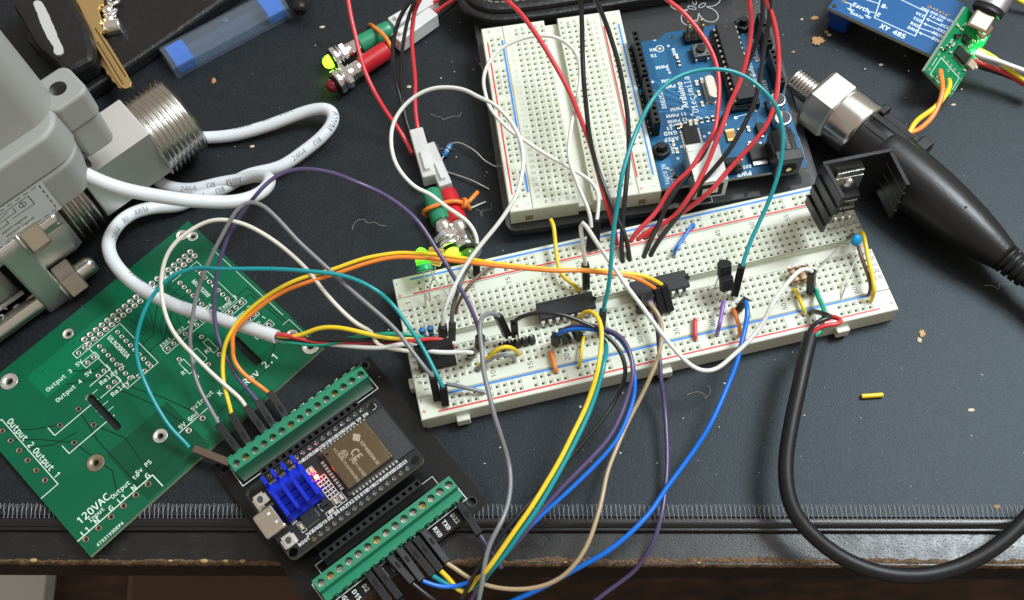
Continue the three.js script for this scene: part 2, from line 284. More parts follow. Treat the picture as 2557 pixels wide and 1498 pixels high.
/* ------------------------------------------------------------------ breadboards */
// A solderless breadboard lying with its columns along x; origin under its centre. n columns, top at H.
function breadboard(o, n, L, H, groups, railShift, printTex, tabs) {
  const p = 2.54, half = 27.15;
  const pos = [], nor = [];
  const quad = (a, b, c, d) => { const u = V3(...b).sub(V3(...a)), w = V3(...d).sub(V3(...a)), k = u.cross(w).normalize().toArray(); for (const q of [a, b, c, a, c, d]) { pos.push(...q); nor.push(...k); } };
  const dpos = [], dnor = [];
  const cell = (x, z) => {                                                       // one hole: ridge, funnel, square well, dark floor
    const q = p / 2, f = q - .17, e = .44, y0 = H, y1 = H - .42, y2 = H - 3.4, zo = .12;
    const R = (r, y, dz = 0) => [[x - r, y, z - r + dz], [x + r, y, z - r + dz], [x + r, y, z + r + dz], [x - r, y, z + r + dz]];
    const ring = (A, B) => { for (let i = 0; i < 4; i++) { const j = (i + 1) % 4; quad(A[i], B[i], B[j], A[j]); } };
    const A = R(q, y0), B = R(f, y0), C = R(e, y1, zo), D = R(e, y2, zo);
    ring(A, B); ring(B, C); ring(C, D);
    for (const t of [D[0], D[3], D[2], D[0], D[2], D[1]]) { dpos.push(t[0], t[1], t[2]); dnor.push(0, 1, 0); }
  };
  const flat = (x0, z0, x1, z1, y = H) => quad([x0, y, z0], [x0, y, z1], [x1, y, z1], [x1, y, z0]);
  const X = (c) => (c - (n + 1) / 2) * p, xe = L / 2 - .5, xa = X(1) - p / 2, xb = X(n) + p / 2;
  const topMat = mat([1, 1, 1], .42, 0, { map: printTex, bumpMap: grain, bumpScale: .00001 });
  const strip = (za, zb, name, rows, cols, shift = 0) => {                        // one block: its holed top face, rounded rim and sides
    const l = xa + shift, r_ = xb + shift;
    flat(-xe, za + .45, l, zb - .45); if (r_ < xe) flat(r_, za + .45, xe, zb - .45);
    let z = za + .45;
    for (const r of rows) {
      if (r - p / 2 > z + .01) flat(l, z, r_, r - p / 2);
      for (let c = 1; c <= n; c++) if (cols(c)) cell(X(c) + shift, r); else flat(X(c) + shift - p / 2, r - p / 2, X(c) + shift + p / 2, r + p / 2);
      z = r + p / 2;
    }
    flat(l, z, r_, zb - .45);
    const prof = [[.5, H], [.2, H - .12], [.04, H - .42], [0, H - .9], [0, .3], [.25, 0]].map(([d, y]) => { const x0 = -L / 2 + d, x1 = L / 2 - d, z0 = za + d * .9, z1 = zb - d * .9; return [[x0, y, z0], [x1, y, z0], [x1, y, z1], [x0, y, z1]]; });
    for (let i = 0; i < prof.length - 1; i++) for (let k = 0; k < 4; k++) { const j = (k + 1) % 4; quad(prof[i][k], prof[i][j], prof[i + 1][j], prof[i + 1][k]); }
    const g = new THREE.BufferGeometry(); g.setAttribute('position', new THREE.Float32BufferAttribute(pos, 3)); g.setAttribute('normal', new THREE.Float32BufferAttribute(nor, 3));
    planarUV(g, -L / 2, -half, L, 2 * half); pos.length = nor.length = 0; part(o, name, g, topMat);
  };
  const all = () => true;
  strip(-half, -19.05, 'power_rail', [-23.83, -21.29], groups, railShift);
  strip(-19.0, -2.55, 'terminal_strip', [-13.97, -11.43, -8.89, -6.35, -3.81], all);
  strip(2.55, 19.0, 'terminal_strip', [3.81, 6.35, 8.89, 11.43, 13.97], all);
  strip(19.05, half, 'power_rail', [21.29, 23.83], groups, railShift);
  // the trough between the halves and the closing face below
  part(o, 'centre_channel', [box(L - .6, 3.4, 5.3, 0, H - 3.2 - 1.7, 0)], M.ivory);
  const d = new THREE.BufferGeometry(); d.setAttribute('position', new THREE.Float32BufferAttribute(dpos, 3)); d.setAttribute('normal', new THREE.Float32BufferAttribute(dnor, 3)); d.setAttribute('uv', new THREE.Float32BufferAttribute(new Float32Array(dpos.length / 3 * 2), 2));
  part(o, 'contact_clips', d, M.hole).userData.kind = 'stuff';
  for (const [x, z, w, dd] of tabs) part(o, 'joining_tab', [rbox(w, 4.2, dd, .5, x, 3.4, z)], M.ivory);
}
function boardPrint(n, L, rowLetters, sizeRow) {
  return sheet(-L / 2, -27.15, L, 54.3, 2046 / L, '#d6dbcb', (T) => {
    const X = (c) => (c - (n + 1) / 2) * 2.54;
    for (let i = 0; i < 260; i++) T.circ(ran(-L / 2, L / 2), ran(-27, 27), ran(.4, 3), `rgba(${190 + 30 * rnd() | 0},${185 + 30 * rnd() | 0},${150 + 30 * rnd() | 0},.05)`);
    T.line([[X(2), 19.75], [X(n - 1), 19.75]], .74, '#2f7fdd');
    T.line([[X(2), 25.45], [X(n - 1), 25.45]], .6, '#d8393f');
    T.line([[X(2), -25.5], [X(n - 1), -25.5]], .74, '#3a86e0');
    T.line([[X(2), -19.7], [X(n - 1), -19.7]], .6, '#d8393f');
    rowLetters(T, X); sizeRow(T, X);
  });
}
{ // the large board on the mat
  const o = thing('large_breadboard', 'long ivory breadboard with red and blue rail lines, full of jumper wires', 'breadboard', [BBX, 0, BBZ], BBA);
  const print = boardPrint(63, 165.2, (T, X) => {
    for (const [s, e] of [[-1, X(1) - 2.0], [1, X(63) + 2.1]]) for (const [k, z] of Object.entries(ROW)) if (k.length === 1 && 'abcdefghij'.includes(k)) T.text(k, e, z, 1.95, -90, '#1d1e1e', 'sans-serif', '', .95);
    for (const x of [X(1) - 2.4, X(63) + 2.3]) { T.text('+', x, 24.4, 2.6, 0, '#cf3a3e'); T.text('+', x, -19.9, 2.6, 0, '#cf3a3e'); T.text('–', x, -24.9, 2.2, 90, '#3f7fd0'); T.text('–', x, 20.3, 2.2, 90, x < 0 ? '#33353a' : '#3f7fd0'); }
  }, (T, X) => { for (const c of [1, 5, 10, 15, 20, 25, 30, 35, 40, 45, 50, 55, 60]) for (const z of [16.75, -16.6]) T.text(String(c), X(c), z, 1.75, -90, '#141515', 'sans-serif', '', 1.1); });
  breadboard(o, 63, 165.2, 8.5, (c) => c >= 3 && c <= 61 && (c - 3) % 6 !== 5, 0, print, [[-69, 28.1, 4.6, 2.6], [0.5, 28.1, 4.6, 2.6], [63, 28.1, 4.6, 2.6], [-83.2, 12, 2.2, 4]]);
}
const PL = { x: 27.26, z: -70.3, a: THREE.MathUtils.degToRad(2.97), tx: .027, tz: .0045 };   // the tilted mounting plate and what is on it
function onPlate(o, x, y, z, a) { o.position.set(x * U, y * U, z * U); o.rotation.set(PL.tx, a, PL.tz, 'YXZ'); }
{ // the half size board on the acrylic plate; its columns run away from the sitter
  const o = thing('half_breadboard', 'half size ivory breadboard on the acrylic plate beside the blue board', 'breadboard');
  onPlate(o, PL.x, 7.56, PL.z, PL.a); o.rotateY(-Math.PI / 2);                  // its local x points towards the sitter
  const print = boardPrint(30, 83.2, (T, X) => {
    for (const x of [X(1) - 2.0, X(30) + 2.2]) for (const [k, z] of Object.entries(ROW)) if (k.length === 1 && 'abcdefghij'.includes(k)) T.text(k, x, z, 1.6, -90, '#4a4c4c', 'sans-serif');
    for (const x of [X(1) - 2.6, X(30) + 2.6]) { T.text('+', x, 24.4, 2.3, 0, '#d6434f'); T.text('+', x, -20.2, 2.3, 0, '#d6434f'); T.text('–', x, -24.7, 2.2, 90, '#4f9be0'); T.text('–', x, 20.4, 2.2, 90, '#4f9be0'); }
  }, (T, X) => { for (let c = 1; c <= 30; c++) for (const z of [16.6, -16.6]) T.text(String(c), X(c), z, 1.25, -90, c > 17 && c !== 21 || z < 0 ? '#55585a' : '#a9aca6', 'sans-serif'); });
  breadboard(o, 30, 83.2, 8.5, (c) => c >= 1 && c <= 29 && (c - 1) % 6 !== 5, 1.27, print, []);
  for (const z of [-20.5, 20.5]) part(o, 'dovetail_slot', box(.5, 3, 2.6, 41.45, 3, z), mat([.30, .24, .13], .6));
}
{ // clear acrylic plate
  const o = thing('acrylic_plate', 'clear acrylic mounting plate carrying the half breadboard and the blue board', 'mounting plate');
  onPlate(o, PL.x, 4.4, PL.z, PL.a);
  const s = roundRect(-29.2, -57, 86, 44.5, 4);
  part(o, 'plate', extr(s, 3, .25), M.acrylic);
  const etch = mat([.50, .52, .54], .6), et = (pts, closed) => { const c = pts.map((p) => V3(p[0], 3.06, p[1])); if (closed) c.push(c[0].clone()); const l = []; for (let i = 0; i < c.length - 1; i++) { const d = c[i + 1].clone().sub(c[i]); l.push(at(new THREE.BoxGeometry(d.length() + .15, .05, .3), (c[i].x + c[i + 1].x) / 2, 3.05, (c[i].z + c[i + 1].z) / 2, 0, -Math.atan2(d.z, d.x))); } return l; };
  // five petals round an open heart
  const fl = [], cx = 59.2, cz = -45.4;
  for (let i = 0; i < 60; i++) { const t = i / 60 * Math.PI * 2, k = Math.pow(Math.abs(Math.cos(2.5 * t)), .75), r = 3.9 + 6.6 * k; fl.push([cx + r * Math.sin(t), cz - r * Math.cos(t)]); }
  part(o, 'etched_flower', et(fl, true), etch);
  for (const [a, b, q] of [[-.4, -2.2, 0], [2.2, .2, 1], [-2.0, .6, -1]]) { const l = []; for (let i = 0; i < 14; i++) { const t = i / 14 * 6.283, x = 1.7 * Math.cos(t), z = .75 * Math.sin(t), ang = q * 1.1 + 1.57; l.push([cx + a + x * Math.cos(ang) - z * Math.sin(ang), cz + b + x * Math.sin(ang) + z * Math.cos(ang)]); } part(o, 'etched_petal', et(l, true), etch); }
  part(o, 'etched_outline', [...et([[83.2, 22], [83.2, 33.6], [79.6, 33.6], [79.6, 36], [70.8, 36], [70.8, 35.2], [46, 35.2], [46, 44], [33, 44]])], etch);
  for (const [x, z, h] of [[-24, -50, 5.6], [-24, 39, 3.4], [80, -50, 6], [80, 39, 3.6]]) part(o, 'rubber_foot', cyl(4, h, x, -h / 2, z), M.rubber);
}

/* ------------------------------------------------------------------ printed circuit boards */
const PAD = {};                                                                  // shared annular pads, keyed by radii
function padGeo(ro, ri) { return PAD[`${ro}/${ri}`] ??= mm(lathe([[ri, -.9], [ri, .05], [ro - .06, .05], [ro, .0]], 18)); }
function pcb(o, outline, x0, z0, w, h, s, base, draw, holes, edge, rough = .3) {
  const t = 1.6;
  const tex = sheet(x0, z0, w, h, s, base, draw);
  const g = extr(outline, t, 0, holes.map((q) => q.path ?? holeAt(q[0], q[1], q[2])));
  const side = [], top = [], n = g.attributes.normal, p = g.attributes.position, src = clean(g); void n; void p;
  const P0 = src.attributes.position, N0 = src.attributes.normal;
  for (let i = 0; i < P0.count; i += 3) (N0.getY(i) > .9 ? top : side).push(i);
  const pick = (ids) => { const q = new THREE.BufferGeometry(), a = [], b = []; for (const i of ids) for (let k = 0; k < 3; k++) { a.push(P0.getX(i + k), P0.getY(i + k), P0.getZ(i + k)); b.push(N0.getX(i + k), N0.getY(i + k), N0.getZ(i + k)); } q.setAttribute('position', new THREE.Float32BufferAttribute(a, 3)); q.setAttribute('normal', new THREE.Float32BufferAttribute(b, 3)); return planarUV(q, x0, z0, w, h); };
  part(o, 'circuit_board', pick(top), mat([1, 1, 1], rough + .06, 0, { map: tex, specularIntensity: .7, bumpMap: grain, bumpScale: .000012 }));
  part(o, 'board_edge', pick(side), edge);
}
{ // bare green relay board
  const o = thing('relay_circuit_board', 'bare green circuit board with silver pads lettered 120VAC and Relay', 'circuit board', [-129.6, .1, 16.75], THREE.MathUtils.degToRad(41.3));
  const pads = [], big = [];
  for (let i = 0; i < 10; i++) for (const z of [0, 2.54]) pads.push([-5.7 + 2.54 * i, -26.9 + z, 1.04, .45]);
  for (let i = 0; i < 8; i++) for (const z of [0, 2.54]) pads.push([24.5 + 2.54 * i, -27.1 + z, 1.04, .45]);
  for (let i = 0; i < 8; i++) { pads.push([31.6, -19.6 + 2.54 * i, .85, .42]); pads.push([39.2, -19.6 + 2.54 * i, .85, .42]); }        // converter chip
  for (let i = 0; i < 8; i++) { pads.push([-3.6, -20.6 + 2.54 * i, .8, .42]); pads.push([4.1, -20.4 + 2.54 * i, .8, .42]); }           // driver chip
  for (let i = 0; i < 6; i++) pads.push([-45.5, -19.3 + 5.08 * i, .95, .5], [-47.8 + 5.04 * i, 32.5, 1.0, .55]);
  pads.push([-10.2, -24.0, .8, .45], [-7.6, -24.0, .8, .45], [-10.2, -18.6, .8, .45], [-7.6, -18.6, .8, .45]);
  pads.push([-8.2, -11.8, .75, .4], [-10.7, -11.8, .75, .4], [-8.2, -5.6, .75, .4], [-10.7, -5.6, .75, .4], [-22.8, -6.6, .9, .6], [-22.6, 2.0, .9, .6], [-30.6, -6.4, .9, .6], [-31.0, 2.4, .9, .6], [4.2, -1.2, .75, .4], [1.6, -1.2, .75, .4], [-1.0, -1.2, .75, .4]);
  for (let i = 0; i < 8; i++) pads.push([12.5 + 2.54 * i, -1.9, .78, .42]);
  for (const [x, z] of [[18.4, 3.3], [18.4, 13.4], [23.4, 3.2], [23.4, 13.2], [12.6, 4.2], [12.6, 14.0]]) pads.push([x, z, .8, .42]);
  for (let r = 0; r < 3; r++) for (let i = 0; i < 3; i++) pads.push([36.6 + 2.54 * i + (r === 2 ? 1 : 0), 3.2 + r * 7.0, .85, .45]);
  pads.push([-1.6, 27.6, .95, .5], [4.4, 27.6, .95, .5]);
  big.push([-33.4, -33.1, 3.1, 1.35], [-8.4, -33.0, 2.0, 1.0], [44.6, -35.0, 2.2, 1.15], [47.0, -31.6, 2.0, 1.0], [-9.4, 22.0, 2.5, 1.15], [-30.2, 13.6, 3.0, 1.2], [45.6, 26.4, 2.2, 1.05], [47.2, 34.4, 3.0, 1.3]);
  const cap = (x, za, zb, r) => { const p = new THREE.Path(); p.absarc(x, -zb, r, 0, -Math.PI, true); p.absarc(x, -za, r, Math.PI, 0, true); p.closePath(); return { path: p }; };
  const ink = '#dfe9de', g1 = '#005a3c', tr = '#003322', lt = '#006d48';
  pcb(o, [[-50.1, -38.1], [50.1, -38.1], [50.1, 38.1], [-50.1, 38.1]], -50.1, -38.1, 100.2, 76.2, 20, g1, (T) => {
    T.rect(-28, -30, 12, -18, lt); T.rect(8, -20, 49, 24, '#006544'); T.rect(-49, -36, -29, 16, '#005a3d'); T.rect(-4, 8, 30, 37, '#006241'); T.rect(-26, 14, 0, 37, '#00482f');
    for (let i = 0; i < 60; i++) T.circ(ran(-50, 50), ran(-38, 38), ran(2, 6), 'rgba(20,150,100,.03)');
    const R = (pts, w = .45) => T.line(pts, w, tr);
    R([[-45, -19], [-38, -12], [-30.6, -6.4]]); R([[-45, -14], [-39, -8], [-31, 2.4]]); R([[-45, -9], [-36, -2], [-28, 0]]); R([[-22.6, 2], [-18, 14], [-20, 31]], .5); R([[-22.8, -6.6], [-25, 8], [-25, 31]], .5); R([[-31, 2.4], [-28, 20], [-33, 31]], .5);
    R([[-10, -5.6], [-3, 14], [-1, 25]], .5); R([[-8, -5.6], [0, 12], [4, 24]], .5); R([[-40, 25], [-20, 31], [-8, 30]], .35); R([[-44, 28], [-24, 34]], .35); R([[-3.6, -14], [-10, -14], [-16, -20]]); R([[-3.6, -9], [-9, -9], [-20, -17]]); R([[4, -10], [12, -10], [20, -18], [31, -18]], .4); R([[4, -6], [14, -6], [24, -14], [31, -14]], .4);
    for (let i = 0; i < 7; i++) R([[12.5 + 2.54 * i, -2], [14.5 + 2.54 * i, -9], [28, -22 + i * .7]], .28); R([[30, 0], [47, 0], [48, 22]], .4); R([[31, 2], [46, 3], [47, 20]], .4); R([[8, 30], [30, 30], [44, 22]], .4);
    for (let i = 0; i < 5; i++) R([[5 + 2.54 * i, -24], [8 + 2.54 * i, -21], [10 + i, -12]], .25);
    for (const q of [...pads, ...big]) T.circ(q[0], q[1], q[2] + .42, '#01482f');
    for (let i = 0; i < 26; i++) { const x = ran(-42, 46), z = ran(-30, 34); T.circ(x, z, .5, '#0a5f47'); T.circ(x, z, .28, '#06392c'); }
    const tx = (s, x, z, size, ang = 0, f = 'monospace') => T.text(s, x, z, size, ang, ink, f, 'bold', 1.02, 'left');
    tx('120VAC', -46.4, 26.0, 2.5); tx('Input', -43.6, 28.4, 1.45); tx('L1', -48.0, 30.3, 2.0); tx('N', -42.6, 30.2, 2.0); tx('G', -36.8, 30.2, 2.0); tx('L1', -33.2, 30.2, 2.0); tx('N', -27.4, 30.2, 2.0); tx('G', -21.8, 30.2, 2.0); tx('Output to', -33.8, 27.4, 1.5); tx('5v PS', -23.2, 26.8, 1.5);
    tx('Output 2', -41.6, -21.0, 2.1, 90); tx('Output 1', -41.6, -5.6, 2.1, 90); tx('Output 3', -26.4, -20.4, 1.6); tx('5V', -13.8, -20.6, 1.6); tx('Output 4', -26.4, -14.6, 1.6); tx('5V', -13.8, -15.0, 1.6);
    tx('Relay 2', -12.2, -8.6, 1.75); tx('Relay 1', -12.0, -2.2, 1.75); tx('ULN2003A', .9, -21.4, 1.75, 90, 'sans-serif'); tx('MCP3208', 35.4, -17.0, 1.6, 90, 'sans-serif'); tx('FSR1 FSR2', 11.0, -4.4, 1.4); tx('FSR3 FSR4', 23.4, -4.4, 1.4); tx('R1', 9.6, 9.4, 1.6); tx('R2', 15.2, 9.0, 1.6, -45); tx('R3', 20.4, 9.0, 1.6); tx('5V Gnd', -3.4, 24.6, 1.6); tx('5V', 3.6, 22.6, 1.6); tx('Input', 6.4, 22.4, 1.6); tx('K', 13.5, 24.8, 1.9); tx('Rev 2.1', 22.0, 28.2, 2.6); tx('Temp 3', 34.4, -.2, 1.55); tx('Temp 2', 35.2, 6.8, 1.55); tx('Temp 1', 36.2, 13.8, 1.55); tx('4733193DEP4', -46.6, 36.9, 1.15);
    const S = (pts, w = .3) => T.line(pts, w, ink);
    S([[-50, -23], [-43.2, -23], [-43.2, 10.4], [-50, 10.4]]); S([[-50, 31.1], [-19.6, 31.1], [-19.6, 36.6]], .38); T.rect(-6.6, -22.6, 6.8, -.2, ink, .26); T.rect(-11.8, -25.4, -6, -22.6, ink, .26); T.rect(-11.8, -20, -6, -17.2, ink, .26);
    S([[-34, -8.6], [-34, -4.6], [-16, -4.6]]); S([[-34.4, .4], [-34.4, 4.4], [-15.6, 4.4]]); S([[-15, -10.6], [-6.2, -10.6], [-6.2, -13]]); S([[-15, -4.2], [-6.2, -4.2], [-6.2, -6.6]]); for (const z of [-7.6, -1.4, 1.6]) S([[-19, z], [-14, z]], .22);
    T.rect(11, -3.3, 31.8, -.5, ink, .25); for (const x of [17.4, 22.4, 11.6]) T.rect(x, 5.4, x + 2.1, 11.4, ink, .22); for (let r = 0; r < 3; r++) T.rect(35.2 + (r === 2 ? 1 : 0), 1.9 + r * 7, 43.2 + (r === 2 ? 1 : 0), 4.6 + r * 7, ink, .24);
    S([[-5.4, 31.6], [-5.4, 26], [8.2, 26], [8.2, 31.6]]); S([[30, -22], [41.4, -22], [41.4, 1], [30.2, 1]], .2); S([[48.6, -22], [48.6, 18]], .2); S([[46, 21], [49, 21], [49, 31]], .2);
  }, [...pads.map((q) => [q[0], q[1], q[3] + .01]), ...big.map((q) => [q[0], q[1], q[3] + .01]), cap(-17.5, -7.4, 8.6, 1.35), cap(30.8, 12.2, 25, 1.5)], mat([.30, .36, .22], .6), .34);
  const silver = mat([.86, .84, .78], .32, .8), worn = mat([.34, .28, .2], .42, .8);
  for (const q of pads) part(o, 'pad', padGeo(q[2] * 1.06, q[3]), q[0] < -20 ? worn : silver, [q[0], 1.6, q[1]]);
  for (const q of big) part(o, 'mounting_ring', padGeo(q[2], q[3]), q[0] === -30.2 ? worn : silver, [q[0], 1.62, q[1]]);
}

/* ------------------------------------------------------------------ shared small components */
const smdBody = mm(rbox(1.1, .5, .8, .08, 0, .27, 0)), smdEnd = mm(rbox(.45, .56, .84, .06, 0, .28, 0));
function smd(o, name, x, z, turn, m, k = 1) { const b = part(o, name, smdBody, m, [x, o.userData.top ?? 1.6, z], [0, turn, 0]); b.scale.setScalar(k); for (const s of [-.66, .66]) part(b, 'solder_end', smdEnd, M.tin, [s, 0, 0]); return b; }
function socketStrip(o, name, n, x, z, y, h, along = 'x', pitch = 2.54, m = M.blackPlastic) {
  const L = n * pitch, s = roundRect(-L / 2, -1.27, L / 2, 1.27, .15), holes = [];
  for (let i = 0; i < n; i++) { const hx = -L / 2 + pitch * (i + .5), q = new THREE.Path(); q.moveTo(hx - .62, -.62); q.lineTo(hx - .62, .62); q.lineTo(hx + .62, .62); q.lineTo(hx + .62, -.62); q.closePath(); holes.push(q); }
  const ry = along === 'z' ? Math.PI / 2 : 0;
  const b = part(o, name, [extr(s, 2.4, 0, holes).translate(0, h - 2.4, 0), box(L - .02, h - 2.4, 2.52, 0, (h - 2.4) / 2, 0)], m, [x, y, z], [0, ry, 0]);
  return b;
}
const halfScrew = (r, gap) => { const a = Math.asin(gap / r), s = new THREE.Shape(); s.absarc(0, 0, r, a, Math.PI - a, false); s.closePath(); return extr(s, .8, 0).translate(0, 0, 0); };
const screwGeo = mm(merge([halfScrew(1.12, .16), halfScrew(1.12, .16).rotateY(Math.PI), cyl(1.28, .8, 0, -.2, 0, 16)]));
function terminalBlock(o, z, flip) {
  const t = part(o, 'terminal_block', (() => {
    const holes = []; for (let i = 0; i < 15; i++) holes.push(holeAt(-24.5 + 3.5 * i, 0, 1.3));
    const g = [extr(roundRect(-26.4, -2.2, 26.4, 2.2, .15), 4.2, 0, holes).translate(0, 3.9, 0), box(52.8, 3.9, 4.4, 0, 1.95, 0), box(52.8, 4.6, 2.6, 0, 2.3, flip * 3.4)];
    for (let i = 0; i < 15; i++) g.push(box(.7, 1.5, .5, -26.2 + 3.5 * i, .75 + 2.4, 4.9 * flip), box(1.6, .5, .5, -24.9 + 3.5 * i, 4.5, 4.9 * flip));
    return g;
  })(), M.greenTerm, [0, 1.9, z]);
  for (let i = 0; i < 15; i++) part(t, 'screw', screwGeo, i % 5 === 1 ? M.gold : M.nickel, [-24.5 + 3.5 * i, 5.2, 0], [0, ran(0, 3), 0]);
  for (let i = 0; i < 15; i++) part(t, 'wire_entry', WE, M.deep, [-24.5 + 3.5 * i, 1.2, 4.72 * flip]);
}
const WE = mm(box(2.5, 2.2, .1));
const ESP = { x: -59.5, z: 62, a: THREE.MathUtils.degToRad(33.6) };
{ // black screw terminal adapter
  const o = thing('terminal_adapter_board', 'black adapter board with two green screw terminal blocks overhanging the desk edge', 'circuit board', [ESP.x, .2, ESP.z], ESP.a);
  pcb(o, roundRect(-31.6, -32.8, 31.8, 34.3, .4), -31.6, -32.8, 63.4, 67.1, 18, '#0d0e0f', (T) => {
    for (let i = 0; i < 500; i++) T.circ(ran(-31, 31), ran(-32, 34), ran(.05, .16), 'rgba(190,190,190,.25)');
    const ink = '#dfe2df', up = ['', 'D1', '', '', 'D2', 'D2', 'D2', 'D3', 'D3', 'D3', 'D3', 'VN', 'VP', 'EN'], lo = ['GND', 'D15', 'D2', 'D4', 'RX2', 'TX2', 'D5', 'D18', 'D19', 'D21', 'RX0', 'TX0', 'D22', 'D23'];
    up.forEach((s, i) => T.text(s, -20.8 + 3.5 * i, -31.3, 1.5, 90, ink, 'sans-serif', 'bold')); lo.forEach((s, i) => T.text(s, -21.6 + 3.5 * i, 32.0, 1.55, 90, ink, 'sans-serif', 'bold'));
    T.rect(-27.2, -28.6, 27.2, -20.6, ink, .3); T.rect(-27.2, 20.6, 27.2, 29.3, ink, .3); T.text('-', 30, -24, 1.5, 0, ink); for (const z of [-17, 18]) T.rect(-23, z - 1.8, 23, z + 1.8, ink, .2);
  }, [[28.4, -30.6, 1.3], [27.9, 31, 1.4], [-28.6, -29.6, 1.4], [-28.4, 31, 1.4]], mat([.10, .09, .06], .6), .26);
  for (const [x, z] of [[28.4, -30.6], [27.9, 31], [-28.6, -29.6], [-28.4, 31]]) part(o, 'mounting_ring', padGeo(1.75, 1.4), mat([.05, .05, .05], .4), [x, 1.6, z]);
  terminalBlock(o, -24.8, -1); terminalBlock(o, 24.4, 1);
  socketStrip(o, 'socket_strip', 15, -1, -16.95, 1.6, 8.5); socketStrip(o, 'socket_strip', 15, -1, 17.9, 1.6, 8.5);
  socketStrip(o, 'socket_strip', 15, -1, -12.7, 1.6, 8.5); socketStrip(o, 'socket_strip', 15, -1, 12.7, 1.6, 8.5);
  for (const q of [-1, 1]) part(o, 'solder_row', rbox(52, .3, 1.2, .1, 0, 1.7, q * 22.2), M.solder);
}
const ledGlow = (name, c, k) => new THREE.MeshPhysicalMaterial({ name, color: col(c), emissive: col(c), emissiveIntensity: k, roughness: .3 });
function lampAt(name, c, i, p, r = .06) { const l = new THREE.PointLight(col(c), i); l.name = name; l.position.copy(p).multiplyScalar(U); l.shadow.radius = r; l.castShadow = true; scene.add(l); return l; }
{ // wireless controller board in the sockets
  const o = thing('controller_board', 'black wireless controller module with a bronze shield plugged into the adapter', 'circuit board', [-59.65, 13.9, 63.13], THREE.MathUtils.degToRad(33.55));
  const ink = '#dcdfdc';
  const lower = ['3V3', 'GND', 'D15', 'D2', 'D4', 'RX2', 'TX2', 'D5', 'D18', 'D19', 'D21', 'RX0', 'TX0', 'D22', 'D23'], upper = ['VIN', 'GND', 'D13', 'D12', 'D14', 'D27', 'D26', 'D25', 'D33', 'D32', 'D35', 'D34', 'VN', 'VP', 'EN'];
  pcb(o, roundRect(-27, -13.9, 24, 14.3, 2.2), -27, -13.9, 51, 28.2, 30, '#1a1c1d', (T) => {
    for (let i = 0; i < 300; i++) T.circ(ran(-27, 24), ran(-14, 14), .07, 'rgba(170,170,170,.3)');
    lower.forEach((s, i) => T.text(s, -17.78 + 2.54 * i, 10.5, 1.15, 0, ink, 'sans-serif', 'bold', .95)); upper.forEach((s, i) => T.text(s, -17.78 + 2.54 * i, -10.5, 1.15, 0, ink, 'sans-serif', 'bold', .95));
    T.text('BOOT', -20.6, 11.6, 1.1, 0, ink, 'sans-serif', 'bold'); T.text('EN', -22.4, -4.6, 1.0, 0, ink, 'sans-serif', 'bold');
    const b = (x, z, w, h) => T.rect(x - w / 2, z - h / 2, x + w / 2, z + h / 2, ink, .17);
    b(-8.0, -5.8, 1.5, 2.7); b(-6.2, -5.8, 1.5, 2.7); T.line([[-8.6, -7.2], [-8.6, 6.4]], .16, ink); for (let i = 0; i < 6; i++) b(-5.4, -1.8 + 1.35 * i, 3.4, 1.2); b(-5.9, 7.4, 1.7, 3.4); b(-3.7, 7.4, 1.7, 3.4); b(-8.8, 9.2, 3.4, 1.5); b(-18.6, 7.4, 1.5, 3.4); b(-19.6, 3.8, 1.5, 2.4); b(-25.0, -5.6, 2.6, 1.3); T.line([[-10.2, 4.8], [-10.9, 4.8], [-10.9, 7.2], [-10.2, 7.2]], .16, ink); T.rect(-.9, -8.5, -.4, 8.6, ink);
  }, [[-24.9, -11.6, 1.55], [-25.0, 12.0, 1.65], [21.2, 12.0, 1.6], [21.2, -11.7, 1.6]], mat([.14, .15, .10], .6), .4);
  o.userData.top = 1.6;
  for (const z of [-12.7, 12.7]) part(o, 'pin_strip', rbox(38, 2.5, 2.5, .2, 0, -1.25, z), M.blackPlastic);
  const pinTop = mm(merge([lathe([[.85, 0], [.62, .35], [.42, .75]], 14), cyl(.34, .5, 0, .95, 0, 10, .2)])), tail = mm(box(.6, 7, .6, 0, -6, 0));
  for (let i = 0; i < 15; i++) for (const z of [-12.7, 12.7]) { const q = part(o, 'pin', pinTop, i === 0 && z > 0 ? M.gold : M.solder, [-17.78 + 2.54 * i, 1.6, z]); part(q, 'pin_tail', tail, M.gold, [0, 0, 0]); }
  const mod = part(o, 'radio_module', (() => rbox(25, .8, 17.8, .1, 10.8, 2.0, .05))(), mat([.026, .028, .031], .45, 0, { bumpMap: grain, bumpScale: .00002 }));
  const shieldTex = sheet(-8.6, -7.9, 17.2, 15.8, 36, '#84765f', (T) => {
    for (let i = 0; i < 160; i++) T.circ(ran(-8.6, 8.6), ran(-8, 8), ran(.03, .28), `rgba(${60 + 90 * rnd() | 0},${50 + 80 * rnd() | 0},40,.22)`);
    const c = '#e9e2cf', t = (s, x, z, q) => T.text(s, x, z, q, 90, c, 'sans-serif', 'bold', .9);
    t('ESP-WROOM-32', 3.4, 2.2, 1.05); t('CE', -.1, -.1, 2.7); t('[R]', -2.0, .9, 1.3); t('211-161007', -2.0, 4.6, .95); t('FCC ID:2AC7Z-ESPWROOM32', -4.6, 1.0, .86); T.circ(-3.2, -2.6, 1.25, c, .26); t('Rf', -3.2, -2.6, 1.5);
    T.k.fillStyle = c; T.k.beginPath(); for (let i = 0; i < 16; i++) { const a = i / 16 * 6.283, r = 1.25 + .22 * Math.cos(a * 4); T.k.lineTo(T.X(3.1 + r * Math.cos(a)), T.Z(-4.6 + r * 1.15 * Math.sin(a))); } T.k.fill(); t('Wi', 3.0, -4.9, .8); 
    T.circ(-7.4, -5.9, .36, '#0a0a0a');
  });
  const can = rbox(17, 2.6, 15.4, .35, 0, 0, 0); planarUV(can, -8.6, -7.9, 17.2, 15.8);
